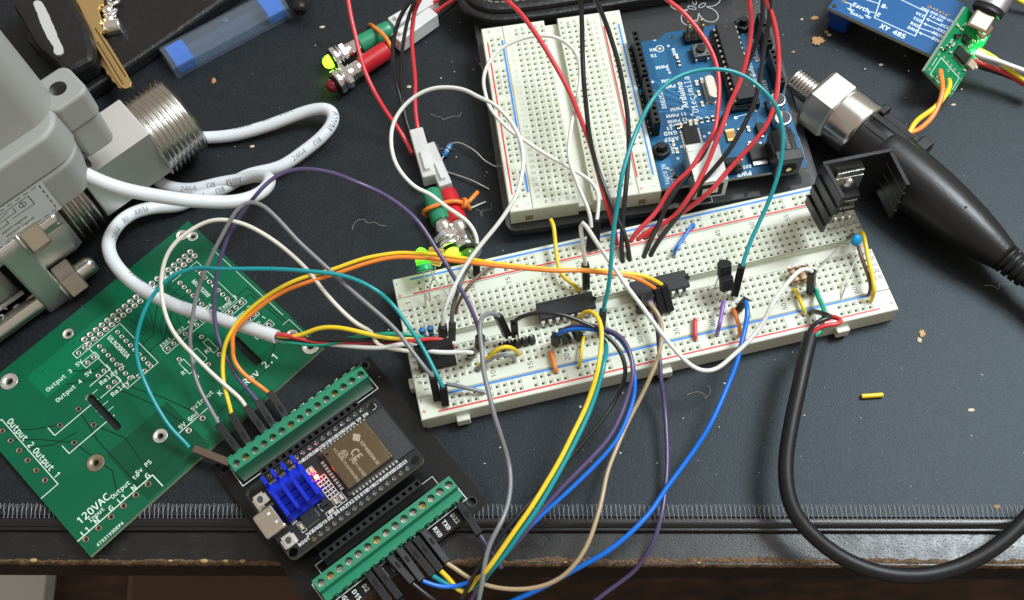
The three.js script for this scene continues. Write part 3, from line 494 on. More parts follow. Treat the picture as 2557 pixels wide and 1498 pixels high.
  part(mod, 'shield_can', can, mat([1, 1, 1], .22, 1, { map: shieldTex, bumpMap: scuff, bumpScale: .00003 }), [7.8, 3.6, 0]);
  const castel = mm(rbox(.75, .9, 1.1, .05, 0, 0, 0)); for (let i = 0; i < 14; i++) for (const z of [-8.75, 8.95]) part(mod, 'edge_contact', castel, M.solder, [-.2 + 1.27 * i, 1.95, z]); for (let i = 0; i < 10; i++) part(mod, 'edge_contact', castel, M.solder, [-2.1, 1.95, -5.5 + 1.2 * i], [0, 1.57, 0]);
  const ant = []; for (let i = 0; i < 3; i++) { const z = -5.6 + i * 4.7; ant.push(box(.5, .1, 2.6, 19, 2.42, z), box(2.6, .1, .5, 20.2, 2.425, z + 1.2), box(.5, .1, 2.2, 21.4, 2.42, z + 2.2), box(2.6, .1, .5, 20.2, 2.425, z + 3.4)); } part(mod, 'antenna_trace', ant, mat([.042, .044, .05], .35));
  const usb = part(o, 'usb_port', [rbox(7.4, 3.2, 9, .9, -25.4, 3.25, .55)], mat([.70, .66, .58], .2, 1, { bumpMap: scuff, bumpScale: .00002 })); part(usb, 'port_mouth', rbox(.2, 1.8, 7.4, .08, -29.1, 3.25, .55), M.deep); for (const [x, z] of [[-24.2, -1.4], [-23.6, 2.2]]) part(usb, 'spring_slot', rbox(1, .1, .8, .04, x, 4.86, z), mat([.9, .86, .78], .3));
  for (const [x, z] of [[-23.9, -7.6], [-24.0, 8.8]]) { const b = part(o, 'push_button', [rbox(3.4, 1.5, 4.2, .15, x, 2.35, z), box(.9, .4, 3.2, x - 1.9, 1.8, z), box(.9, .4, 3.2, x + 1.9, 1.8, z)], M.tin); part(b, 'button_cap', cyl(.95, .7, x, 3.4, z, 18), mat([.05, .055, .06], .5)); }
  part(o, 'bridge_chip', [rbox(5, .9, 5, .08, -15, 2.05, 5.9)], M.chipBlack); const lead = []; for (let i = 0; i < 8; i++) lead.push(box(.22, .1, .5, -17 + .55 * i, 1.66, 8.6), box(.5, .1, .22, -12.3, 1.66, 4 + .55 * i)); part(o, 'chip_leads', lead, M.solder);
  for (let i = 0; i < 6; i++) smd(o, 'resistor', -5.4, -1.8 + 1.35 * i, 0, M.chipBlack, .85); for (const [x, z, r] of [[-5.9, 7.4, 1.57], [-3.7, 7.4, 1.57], [-8.8, 9.2, 0], [-18.6, 7.4, 1.57], [-19.6, 3.8, 1.57], [-25, -5.6, 0]]) smd(o, 'capacitor', x, z, r, M.ceramic, 1.15);
  part(o, 'regulator', [rbox(2.6, 1.1, 1.5, .1, -9.0, 2.15, 5.8), box(.5, .3, .8, -8.2, 1.75, 4.7), box(.5, .3, .8, -8.2, 1.75, 6.9), box(.5, .3, .8, -10, 1.75, 6.9)], M.chipBlack);
  smd(o, 'led_unlit', -8, -5.8, 1.57, M.amberLed, 1.1); smd(o, 'led_unlit', -6.2, -5.8, 1.57, M.amberLed, 1.1);
  part(o, 'power_led', rbox(1.3, .7, 1.0, .2, -6.2, 1.95, -3.1), ledGlow('red_led', [1, .12, .08], 14));
  o.updateMatrixWorld(true); lampAt('red_led_light', [1, .06, .04], .000055, o.localToWorld(V3(-6.2 * U, 3.6 * U, -3.1 * U)).multiplyScalar(1000));
}
{ // blue heatsink on the board
  const o = thing('blue_heatsink', 'small bright blue anodised finned heatsink on the black controller board', 'heatsink', [-59.65, 15.5, 63.13], THREE.MathUtils.degToRad(33.55));
  part(o, 'base_plate', rbox(13, 1.6, 13.6, .15, -14.2, 1.9, -2.2), M.blueAnod);
  for (let i = 0; i < 4; i++) { const x = -19.6 + 3.6 * i; part(o, 'fin', [rbox(1.15, 5.2, 10.2, .12, x, 5.0, -.6), rbox(1.15, 4.2, 3.0, .12, x, 4.4, -10.1), rbox(.8, 1.2, 2.6, .1, x, 2.6, -8)], M.blueAnod); for (const z of [-3.4, -.6, 2.2]) part(o, 'rib', rbox(2.2, .9, .35, .08, x + 1.7, 3.0, z), M.blueAnod); }
}
{ // blue development board
  const o = thing('blue_board', 'blue development board with black headers and silver USB port lettered MADE IN ITALY', 'circuit board');
  onPlate(o, 81.55, 11.9, -68.34, THREE.MathUtils.degToRad(3.68)); o.userData.top = 1.6;
  const A = (ax, ay) => [26.67 - ay, 34.29 - ax], ink = '#e4ecf0';
  const outline = [[0, 0], [66.04, 0], [66.04, 2.5], [68.58, 15.3], [68.58, 37.5], [66.04, 40.3], [66.04, 51.8], [64.5, 53.34], [0, 53.34]].map((p) => A(...p));
  const vias = []; for (let i = 0; i < 70; i++) vias.push([ran(-24, 25), ran(-32, 32)]);
  pcb(o, outline, -26.7, -34.3, 53.4, 68.6, 22, '#004f78', (T) => {
    T.rect(-27, -35, 27, 35, '#004f78'); T.k.fillStyle = '#2f83b4';
    for (const [x0, x1, z0, z1] of [[-18, -13, -26, 4], [-9, 2, -28, 10], [-26, -10, 14, 34], [-2, 12, 9, 26], [14, 26, -30, 30]]) for (let x = x0; x < x1; x += .62) for (let z = z0; z < z1; z += .62) T.rect(x, z, x + .26, z + .26, '#3d8cb8');
    const R = (p, w = .26, c = '#084772') => T.line(p, w, c);
    for (let i = 0; i < 8; i++) R([[-21, -14 + 2.54 * i], [-15 + i * .4, -8 + 1.8 * i], [-4, 4 + .6 * i], [4, 6]], .28, i % 2 ? '#084772' : '#3f87bd'); for (let i = 0; i < 6; i++) R([[-25 + i * .7, 22], [-25 + i * .7, 34]], .3, '#3f87bd'); R([[-12, 12], [-2, 12], [2, 9], [12, 9]], .4, '#0d4578'); for (let i = 0; i < 5; i++) R([[-4 - i * .8, 10], [-4 - i * .8, 4], [2, -2 - i]], .25, '#3f87bd');
    for (const [x, z] of vias) { T.circ(x, z, .55, '#d9dde0'); T.circ(x, z, .2, '#3b6f98'); }
    const t = (s, x, z, q, a = 180, b = 'bold', f = 'sans-serif') => T.text(s, x, z, q, a, ink, f, b);
    t('RX', -17.2, -27.2, 1.5); t('TX', -17.4, -24.4, 1.5); t('PWM', -15.4, -18.6, 1.5); t('PWM', -14.6, -12, 1.5); t('PWM', -14.6, -9.2, 1.5); t('DIGITAL', -18.4, -4.2, 1.7, -90); t('PWM', -14, 1.2, 1.5); t('11 PWM', -14.8, 3.9, 1.5); t('12 PWM', -14.8, 6.4, 1.5); t('13', -18.4, 9.2, 1.5); t('GND', -18.6, 11.4, 1.7); t('AREF', -18.8, 14.0, 1.7); t('8086', -19, 18, 1.6, -90);
    t('Arduino', -10.6, -4.6, 2.3, -90); t('Diecimila', -7.4, -4.2, 2.3, -90, '', 'monospace'); t('MADE IN', -24.0, 28.4, 1.6, -90, ''); t('ITALY', -21.6, 29.4, 1.8, -90, ''); t('PWR', 3.6, 33.2, 1.9); t('USB', 2.2, 30.2, 1.5); t('ICSP', 4.6, -27, 1.5, -90); t('TX', -10, 7.6, 1.4, -90); t('RX', -7.2, 7.0, 1.4, -90); t('L', -12.8, 8.2, 1.4, -90); t('PWR', -9.4, -24.6, 1.3, -90); t('POWER', 20.6, -2, 1.6, -90); t('www.arduino.cc', 17.4, -8, 1.5, -90, ''); t('O O', 15.8, 31, 1.8, -90); t('ANALOG IN', 21, -20, 1.4, -90); t('EXT', 5.4, 30.4, 1.3);
    T.circ(-14.4, -27.2, 1.5, ink, .3); T.circ(-14.4, -27.2, .9, '#7d7e66'); T.circ(-14.4, -27.2, .4, '#efe9c0'); T.line([[6, 8.8], [12, 8.0]], .3, ink); T.line([[-8, 24.8], [-6, 26.5]], .3, ink); T.circ(6.4, 9, .7, ink);
  }, [[-8.9, -31.7, .9], [-24.1, 19, 1.5], [24.1, 20.3, 1.5], [19, -31.7, 1.5], [-20.8, 30, 1.0]], mat([.42, .46, .40], .6), .34);
  const P1 = (n, x, z) => socketStrip(o, 'pin_socket', n, x, z, 1.6, 8.6, 'z'); P1(8, -24.13, -20.32); P1(8, -24.13, 1.53); P1(6, 24.13, -22.86); P1(6, 24.13, -5.1);
  const joints = []; for (let i = 0; i < 8; i++) for (const z of [-29.2, -7.4]) joints.push(sph(.5, -25.8, 1.9, z + 2.54 * i, 8)); part(o, 'solder_joints', joints, M.solder).userData.kind = 'stuff';
  const sock = part(o, 'chip_socket', [rbox(10.6, 3.8, 36.4, .3, 10.4, 3.5, -11.3)], M.blackGloss);
  const chip = part(o, 'microcontroller', [rbox(7.2, 3.4, 35.2, .25, 10.4, 7.3, -11.5)], M.chipBlack); for (const [x, z] of [[10.4, -26.6], [11.6, .8]]) part(chip, 'ejector_mark', lathe([[0, .0], [.75, .0], [.85, .05]], 16), mat([.012, .012, .013], .4), [x, 9.02, z]);
  const legG = mm(merge([rbox(.9, 2.0, 1.1, .1, 0, 0, 0)])); for (let i = 0; i < 14; i++) for (const x of [6.4, 14.4]) part(chip, 'leg', legG, M.tin, [x, 6.0, -28 + 2.54 * i]); void sock;
  const btn = part(o, 'reset_button', [rbox(6, 3.4, 6, .2, -.2, 3.3, -21.4)], mat([.13, .135, .14], .4, .4)); part(btn, 'button_cap', cyl(1.75, 1.3, -.2, 5.6, -21.4, 22), M.blackPlastic); for (const [x, z] of [[-2.4, -23.6], [2, -23.6], [-2.4, -19.2], [2, -19.2]]) part(btn, 'rivet', cyl(.45, .15, x, 5.05, z, 10), M.chipBlack); for (const x of [-2.4, 2]) part(btn, 'contact_leg', rbox(.8, 2.4, .6, .2, x, 2.4, -18), M.tin);
  const xt = part(o, 'crystal', [extr(roundRect(-2.0, -5.3, 2.0, 5.3, 1.99), 3.4, .45).translate(-.1, 1.9, -4.1), extr(roundRect(-2.4, -5.7, 2.4, 5.7, 2.39), .5, .1).translate(-.1, 1.62, -4.1)], mat([.62, .60, .52], .3, 1)); void xt;
  const icsp = part(o, 'programming_header', [0, 1, 2].map((i) => rbox(2.5, 2.5, 5, .35, -3.4 + 2.54 * i, 2.85, -29.4)), M.blackPlastic); for (let i = 0; i < 3; i++) for (const z of [-30.7, -28.1]) part(icsp, 'pin', pinG(), M.gold, [-3.4 + 2.54 * i, 4, z]);
  function pinG() { return PAD.pin ??= mm(box(.62, 7, .62, 0, 3.2, 0)); }
  for (const z of [7.6, 15.8]) { const c = part(o, 'capacitor_can', lathe([[3.1, 0], [3.1, .9], [2.9, 1.2], [3.15, 1.5], [3.15, 5.4], [2.85, 5.8], [0, 5.8]], 30).translate(21.3, 1.7, z), mat([.72, .72, .70], .25, 1)); part(c, 'printed_top', extr((() => { const s = new THREE.Shape(); s.absarc(0, 0, 2.7, -1.9, 1.4, false); s.closePath(); return s; })(), .06).translate(21.3, 7.5, z), mat([.03, .03, .032], .5)); part(c, 'capacitor_foot', rbox(6.6, 1.2, 6.6, .5, 21.3, 2.2, z), M.blackPlastic); }
  const us = part(o, 'usb_port', [rbox(12, 10.8, 16.3, .35, -11.2, 7.0, 32.6)], mat([.46, .455, .43], .42, 1, { bumpMap: casting, bumpScale: .00008 })); part(us, 'port_mouth', [rbox(9, 7.6, .3, .1, -11.2, 6.8, 40.7)], M.deep); part(us, 'port_tongue', rbox(5.6, 3.4, .5, .2, -11.2, 6.6, 40.75), mat([.7, .7, .66], .5)); part(us, 'shell_seam', [box(12.02, .12, .3, -11.2, 12.42, 27.2), box(12.1, .5, .4, -11.2, 12.2, 24.6)], mat([.4, .4, .38], .4, 1));
  const jk = part(o, 'power_jack', [rbox(9.2, 8.2, 9, .5, 17.8, 5.8, 28), cyl(4.4, 9, 0, 0, 0, 28).rotateX(Math.PI / 2).translate(17.8, 8.2, 28), rbox(9.4, 10.8, 4.4, .4, 17.8, 7.0, 34.6)], mat([.016, .016, .018], .3, 0, { bumpMap: scuff, bumpScale: .00008 })); part(jk, 'jack_mouth', cyl(3.1, .3, 0, 0, 0, 28).rotateX(Math.PI / 2).translate(17.8, 6.8, 36.75), M.deep); part(jk, 'jack_pin', cyl(1.0, 1.6, 0, 0, 0, 14).rotateX(Math.PI / 2).translate(17.8, 6.8, 36.6), M.gold);
  const ft = part(o, 'interface_chip', [rbox(5.3, 1.7, 10.2, .12, -11.6, 2.6, 15.6)], M.chipBlack); const fl = mm(rbox(1.1, .25, .34, .05, 0, 0, 0)); for (let i = 0; i < 14; i++) for (const x of [-14.7, -8.5]) part(ft, 'leg', fl, M.tin, [x, 1.85, 11.4 + .65 * i]);
  const fu = part(o, 'fuse', [rbox(3.2, .9, 4.6, .1, 2.6, 2.1, 16.6)], mat([.45, .25, .05], .4)); for (const z of [14.6, 18.6]) part(fu, 'fuse_contact', rbox(3.4, 1.1, 1.2, .15, 2.6, 2.1, z), M.gold);
  const rg = part(o, 'regulator', [rbox(6.5, 2.3, 6.1, .2, 10.2, 2.8, 26.0)], M.chipBlack); part(rg, 'regulator_tab', rbox(5.4, .8, 1.8, .2, 10.2, 2.1, 30.0), M.tin); for (const x of [8, 12.4]) part(rg, 'leg', rbox(1, .6, 2, .2, x, 1.9, 22.2), M.tin);
  const di = part(o, 'diode', [rbox(2.8, 2.2, 4.6, .2, 13.6, 2.8, 16.4)], M.chipBlack); part(di, 'diode_contact', rbox(1.5, 1, .9, .1, 13.6, 2.1, 19.1), M.tin);
  const jp = part(o, 'jumper_block', [rbox(7.5, 2.5, 2.5, .2, -.6, 2.85, 31.6), rbox(5.0, 6.2, 2.5, .3, -1.8, 6.4, 31.6)], M.blackPlastic); part(jp, 'pin', box(.62, 6, .62, 2.1, 6, 31.6), M.gold);
  for (const [x, z, r, k] of [[-15.4, 9.4, 1.57, 0], [-14.2, 9.2, 1.57, 1], [-12.4, 9.2, 1.57, 0], [-10.6, 8.8, 1.57, 1], [-8.6, 8.6, 1.57, 1], [-6.4, 8.4, 1.57, 0], [-4.2, 8.3, 1.57, 0], [-2, 8.2, 1.57, 0], [-9, -22, 1.57, 1], [-8.8, -18.6, 1.57, 0], [-4.6, -3.8, 1.57, 2], [-4.4, 1.2, 1.57, 2], [-4.4, -8.6, 1.57, 2], [-2.2, -9.2, 1.57, 2], [.2, -9.4, 1.57, 2], [-18.6, 16.2, 1.57, 2], [-18.0, 19.6, 1.57, 2], [6.2, 15.4, 1.57, 2], [9.6, 15, 1.57, 2], [8.6, 21.6, 1.57, 2], [-6.2, 21.8, 0, 2]]) smd(o, ['resistor', 'led_unlit', 'capacitor'][k], x, z, r, [M.chipBlack, M.amberLed, M.ceramic][k], 1.35);
}
for (const [x, z, l] of [[-23.8, 19.2, 'black nylon screw in the blue board next to the MADE IN ITALY print'], [18.7, -31.4, 'black nylon screw at the far corner of the blue board']]) {
  const o = thing('nylon_screw', l, 'screw', undefined, 0); onPlate(o, 81.55, 11.9, -68.34, THREE.MathUtils.degToRad(3.68)); o.translateX(x * U); o.translateZ(z * U);
  const hx = lathe([[3.3, 0], [3.4, .5], [3.4, 2.2], [2.9, 2.6], [1.5, 2.65], [1.5, 1.2], [0, 1.2]], 6); part(o, 'nut', hx.translate(0, 1.65, 0), M.blackPlastic); part(o, 'shank', [cyl(1.35, 7.4, 0, 3.2, 0, 16), cyl(1.5, 3.6, 0, -1.8, 0, 16)], M.blackPlastic);
}

/* ------------------------------------------------------------------ motorised valve at the left */
{
  const VA = THREE.MathUtils.degToRad(38), U0 = -100, W0 = -133.3;               // pipe direction u, towards the sitter w
  const o = thing('motorised_valve', 'grey motor housing on a stainless steel ball valve with threaded pipe ends', 'valve', [U0 * Math.cos(VA) + W0 * Math.sin(VA), 0, -U0 * Math.sin(VA) + W0 * Math.cos(VA)], VA);
  const H = 20;                                                                 // axis height
  const sec = (pts, u0, u1) => { const s = new THREE.Shape(pts.map((p) => new THREE.Vector2(p[0], p[1]))); const g = new THREE.ExtrudeGeometry(s, { depth: u1 - u0 - 1.2, bevelEnabled: true, bevelSize: .6, bevelThickness: .6, bevelOffset: -.6, bevelSegments: 2 }); return g.rotateY(Math.PI / 2).translate(u0 + .6, 0, 0); };
  // ExtrudeGeometry along +x after the turn: shape x becomes -w
  const hex = [[8.5, 36.5], [-9, 33.2], [-12.5, 14], [-3, 2], [14, 4.5], [17.5, 22]];
  const pe = part(o, 'hex_pipe_end', boxUV(sec(hex, 14, 42.5), 24), mat([.62, .61, .58], .48, 1, { bumpMap: brush, bumpScale: .00005 }));
  const th = []; for (let i = 0; i <= 8; i++) { const x = 42.2 + i * 1.95; th.push([14.2, x - .95], [14.3, x - .6], [15.7 - .05 * i, x - .12], [15.7 - .05 * i, x + .1], [14.3, x + .55]); } th.push([14.0, 59], [12.6, 59.3], [0, 59.3]);
  part(pe, 'pipe_thread', lathX([[0, 41], ...th], 48).translate(0, H - 1.2, -2), M.steel);
  const th2 = [[0, -1]]; for (let i = 0; i < 4; i++) { const x = 3 + i * 2.9; th2.push([13.5, x - 1.4], [13.7, x - .8], [16.3, x - .2], [16.3, x + .3], [13.7, x + .9]); } th2.push([0, 15]);
  part(pe, 'thread_rings', lathX(th2, 44).translate(0, H - 1, -2), M.steel);
  const vb = part(o, 'valve_body', [lathX([[0, -16], [15.5, -16], [16.6, -14.5], [16.8, -2], [15.8, 1.2], [0, 1.4]], 40).translate(0, H - 1, -1), lathX([[0, -60], [17, -60], [18, -57], [18, -30], [17, -26], [0, -26]], 36).translate(0, H - 1, -1)].map((g) => boxUV(g, 30)), M.castSteel);
  const ear = (u0, u1) => { const s = new THREE.Shape(); const a = 23; s.moveTo(-a + 6, -a); s.lineTo(-a + 12, -a); s.quadraticCurveTo(0, -a + 6, a - 12, -a); s.lineTo(a - 6, -a); s.quadraticCurveTo(a, -a, a, -a + 6); s.lineTo(a, -a + 12); s.quadraticCurveTo(a - 5, 0, a, a - 12); s.lineTo(a, a - 6); s.quadraticCurveTo(a, a, a - 6, a); s.lineTo(-a + 6, a); s.quadraticCurveTo(-a, a, -a, a - 6); s.lineTo(-a, -a + 6); s.quadraticCurveTo(-a, -a, -a + 6, -a); const g = new THREE.ExtrudeGeometry(s, { depth: u1 - u0, bevelEnabled: true, bevelSize: 1, bevelThickness: 1, bevelOffset: -1, bevelSegments: 3, curveSegments: 8 }); return boxUV(g.rotateY(Math.PI / 2).translate(u0, 0, 0), 30); };
  part(o, 'flange', ear(-22, -15).translate(0, H + 1.5, 0), M.castSteel); part(o, 'flange', ear(-64, -57).translate(0, H + 1.5, 0), M.castSteel);
  const hexNut = (r, t) => lathX([[0, 0], [r * .9, 0], [r, .5], [r, t - .5], [r * .9, t], [0, t]], 6);
  for (const [w, h] of [[19, 6], [19, 38.5], [-17, 6], [-17, 38.5]]) {
    const b = part(o, 'tie_bolt', lathX([[0, -70], [3.6, -70], [3.6, -2], [3.3, 0], [0, 0]], 20).translate(0, h, w), M.steel);
    part(b, 'hex_nut', toFlat(hexNut(7.2, 7)).translate(-13.6, h, w), mat([.60, .55, .47], .3, 1, { bumpMap: scuff, bumpScale: .00004 })); part(b, 'spring_washer', lathX([[0, -15], [6, -15], [6.2, -14.4], [6, -13.7], [0, -13.7]], 24).translate(0, h, w), M.steel);
    const tt = []; for (let i = 0; i < 6; i++) tt.push([3.0, -6.6 + i * 1.2 - .5], [3.6, -6.6 + i * 1.2]); part(b, 'bolt_thread', lathX([[0, -7.2], ...tt, [0, .4]], 18).translate(0, h, w), M.steel);
  }
  function toFlat(g) { const q = g.toNonIndexed(); q.computeVertexNormals(); return q; }
  // raised foundry letters on the body
  const em = []; for (let i = 0; i < 5; i++) em.push(new THREE.TorusGeometry(1.7, .45, 6, 14, i % 2 ? 4.4 : 6.28).translate(-30 - i * 4.6, 7.5 + (i % 2) * 3.5, 17.2)); em.push(box(30, .9, 1.2, -40, 13.5, 17.4)); part(vb, 'cast_letters', em, M.castSteel);
  // the mounting foot and the housing
  part(o, 'mounting_pad', [rbox(40, 8, 34, 2, -34, 40, 0)].map((g) => boxUV(g, 30)), M.castSteel);
  const shell = (u0, u1, w0, w1, y0, y1, r, taper, top) => {                        // a drafted box with rounded corners and a rounded top
    const levels = [[0, y0], [0, y0 + .01]]; const N = 5; for (let i = 0; i <= N; i++) levels.push([taper * i / N, y0 + (y1 - top - y0) * i / N]); if (top) for (let i = 1; i <= 6; i++) { const a = i / 6 * Math.PI / 2; levels.push([taper + top * (1 - Math.cos(a)), y1 - top + top * Math.sin(a)]); }
    const ring = (d) => { const p = []; const q = Math.PI / 2; for (const [cx, cz, a0] of [[u1 - d - r, w1 - d - r, 0], [u0 + d + r, w1 - d - r, q], [u0 + d + r, w0 + d + r, 2 * q], [u1 - d - r, w0 + d + r, 3 * q]]) for (let i = 0; i <= 7; i++) p.push([cx + r * Math.cos(a0 + q * i / 7), cz + r * Math.sin(a0 + q * i / 7)]); return p; };
    const pos = [], idx = []; levels.forEach(([d, y]) => ring(d).forEach((p) => pos.push(p[0], y, p[1]))); const n = 32;
    for (let l = 0; l < levels.length - 1; l++) for (let i = 0; i < n; i++) { const j = (i + 1) % n, a = l * n + i, b = l * n + j; idx.push(a, a + n, b, b, a + n, b + n); }
    const c0 = pos.length / 3; pos.push((u0 + u1) / 2, levels[levels.length - 1][1], (w0 + w1) / 2); for (let i = 0; i < n; i++) idx.push((levels.length - 1) * n + i, c0, (levels.length - 1) * n + (i + 1) % n);
    const g = new THREE.BufferGeometry(); g.setAttribute('position', new THREE.Float32BufferAttribute(pos, 3)); g.setIndex(idx); g.computeVertexNormals(); return boxUV(g, 40);
  };
  part(o, 'housing_base', shell(-92, 18.5, -20, 20.6, 42, 60, 9, -.8, 0), M.greyShell);
  const lid = part(o, 'housing_lid', shell(-93, 20, -21.4, 21.8, 60.2, 73, 10, .7, 1.5), M.greyShell);
  part(lid, 'lid_dome', shell(-90, 22, -24, 15.5, 72, 122, 11, 2.5, 6), M.greyShell);
  const lug = roundRect(-7, -7.4, 7.4, 7.4, 3.4);
  part(o, 'screw_lug', [extr(lug, 12, 1, [holeAt(0.3, 0, 3.9)]).translate(24.2, 61, 7.4)].map((g) => boxUV(g, 40)), M.greyShell);
  part(o, 'screw_lug', [extr(roundRect(-6.2, -6.6, 6.8, 6.6, 3.2), 15, 1).translate(24.2, 46, 7.4), rbox(12, 14, 9, 2, 15, 54, 7)].map((g) => boxUV(g, 40)), M.greyShell);
  // printed wiring label on the front of the housing
  const lt = sheet(0, 0, 64, 17, 28, '#b9bcbb', (T) => {
    const c = '#2c2d2e', L = (p, w = .32) => T.line(p, w, c);
    T.k.setLineDash([52, 30]); T.rect(1.2, 1.2, 62.6, 15.8, c, .4); T.k.setLineDash([]);
    L([[20, 2.6], [58, 2.6], [58, 7.4], [50, 7.4]]); L([[52, 3.4], [52, 5.6], [44, 5.6]]); L([[30, 4.4], [46, 4.4]]); L([[46, 4.4], [50, 3.6]]); L([[48, 6.2], [48, 8.2], [40, 8.2]]);
    T.circ(55, 4.6, 1.15, c, .3); L([[55, 3.2], [55, 6]]); for (let i = 0; i < 5; i++) { T.circ(38.4 + .3 * i, 5 + 2.35 * i, 1.05, c, .34); T.text(String(i + 1), 38.4 + .3 * i, 5 + 2.35 * i, 1.0, 0, c); L([[37.2, 5 + 2.35 * i], [22 - i * 2, 5 + 2.35 * i], [22 - i * 2, 13.6]], .3); }
    T.text('open signal', 49, 10.4, 1.25, 0, c, 'sans-serif', 'bold'); T.text('closed signal', 50, 12.8, 1.25, 0, c, 'sans-serif', 'bold'); T.text('com', 45, 14.6, 1.0, 0, c); T.text('SW  SW', 16, 13, 1.3, 0, c, 'sans-serif', 'bold'); L([[12, 10.8], [22, 10.8], [22, 15], [12, 15], [12, 10.8]]); T.text('DC 12V', 10, 5, 1.6, 0, c, 'sans-serif', 'bold');
  });
  const lp = new THREE.PlaneGeometry(64, 17, 1, 1); const lb = part(o, 'wiring_label', lp, mat([1, 1, 1], .42, 0, { map: lt }), [-29.5, 50.8, 21.55], [.03, 0, 0]); void lb;
  part(o, 'cable_gland', [lathX([[0, 10], [3.6, 10], [3.6, 18.6], [3.0, 19.2], [2.5, 19.2], [2.5, 18]], 24).translate(0, 46.5, 13)], M.blackPlastic);
}
/* ------------------------------------------------------------------ keys, pouch, clasp, tube, pen at the far left */
const flatOn = (pts, h) => pts.map(([v, x, y]) => P(v, x, y, h));
function slab(name, label, cat, outline, h0, t, bevel, m, size = 40) {              // a flat thing given by its outline on the photographed plane
  const c = outline.reduce((a, p) => a.add(p), V3(0, 0, 0)).multiplyScalar(1 / outline.length);
  const o = thing(name, label, cat, [c.x, h0, c.z]);
  part(o, 'body_panel', boxUV(extr(outline.map((p) => [p.x - c.x, p.z - c.z]), t, bevel), size), m);
  return { o, c };
}
const leather = mat([.010, .010, .011], .36, 0, { specularIntensity: .8, bumpMap: scuff, bumpScale: .00025 });
{
  const r = slab('black_pouch', 'flat black leather pouch lying behind the grey motor housing and keys', 'pouch', flatOn([['A', 560, 640], ['A', 640, 690], ['A', 930, 500], ['A', 1210, 310], ['A', 1700, -30], ['A', 2130, -330], ['A', 200, -330], ['A', 200, 300]], 6), 0, 6.5, 1.6, leather); void r;
}
{
  const out = flatOn([['R1', 180, -20], ['R1', 330, 300], ['R1', 560, 690], ['R1', 860, 960], ['R1', 960, 1080], ['R1', 1100, 1075], ['R1', 1290, 985], ['R1', 1420, 900], ['R1', 1440, 760], ['R1', 1400, 560], ['R1', 1300, 280], ['R1', 1150, 20], ['R1', 1060, -160], ['R1', 400, -260]], 17);
  const c = V3(0, 0, 0); out.forEach((p) => c.add(p)); c.multiplyScalar(1 / out.length);
  const o = thing('key_fob', 'black leather covered key fob with a long pale grey slot', 'key fob', [c.x, 6.6, c.z]);
  const s = new THREE.Shape(new THREE.CatmullRomCurve3(out.map((p) => V3(p.x - c.x, -(p.z - c.z), 0)), true, 'centripetal').getPoints(70).map((p) => new THREE.Vector2(p.x, p.y)));
  part(o, 'leather_shell', boxUV(extr(s, 10.4, 2.6), 30), leather);
  const q = flatOn([['R1', 520, 40], ['R1', 570, 200], ['R1', 640, 400], ['R1', 740, 600], ['R1', 830, 740], ['R1', 830, 810], ['R1', 900, 850], ['R1', 970, 820], ['R1', 970, 740], ['R1', 900, 590], ['R1', 800, 340], ['R1', 700, 130], ['R1', 640, 30], ['R1', 570, 10]], 17);
  const rough = []; const cr = new THREE.CatmullRomCurve3(q.map((p) => V3(p.x - c.x, 0, p.z - c.z)), true, 'centripetal').getPoints(110); cr.forEach((p) => rough.push([p.x + ran(-.12, .12), p.z + ran(-.12, .12)]));
  part(o, 'felt_slot', boxUV(extr(rough, .5).translate(0, 10.15, 0), 30), mat([.50, .50, .50], .9, 0, { bumpMap: casting, bumpScale: .0002 }));
  part(o, 'slot_rim', tubeOf([...q.slice(5, 9)].map((p) => V3(p.x - c.x, 10.35, p.z - c.z)).map((p, i) => p.add(V3(0, 0, .35))), .3), mat([.10, .09, .08], .5));
}
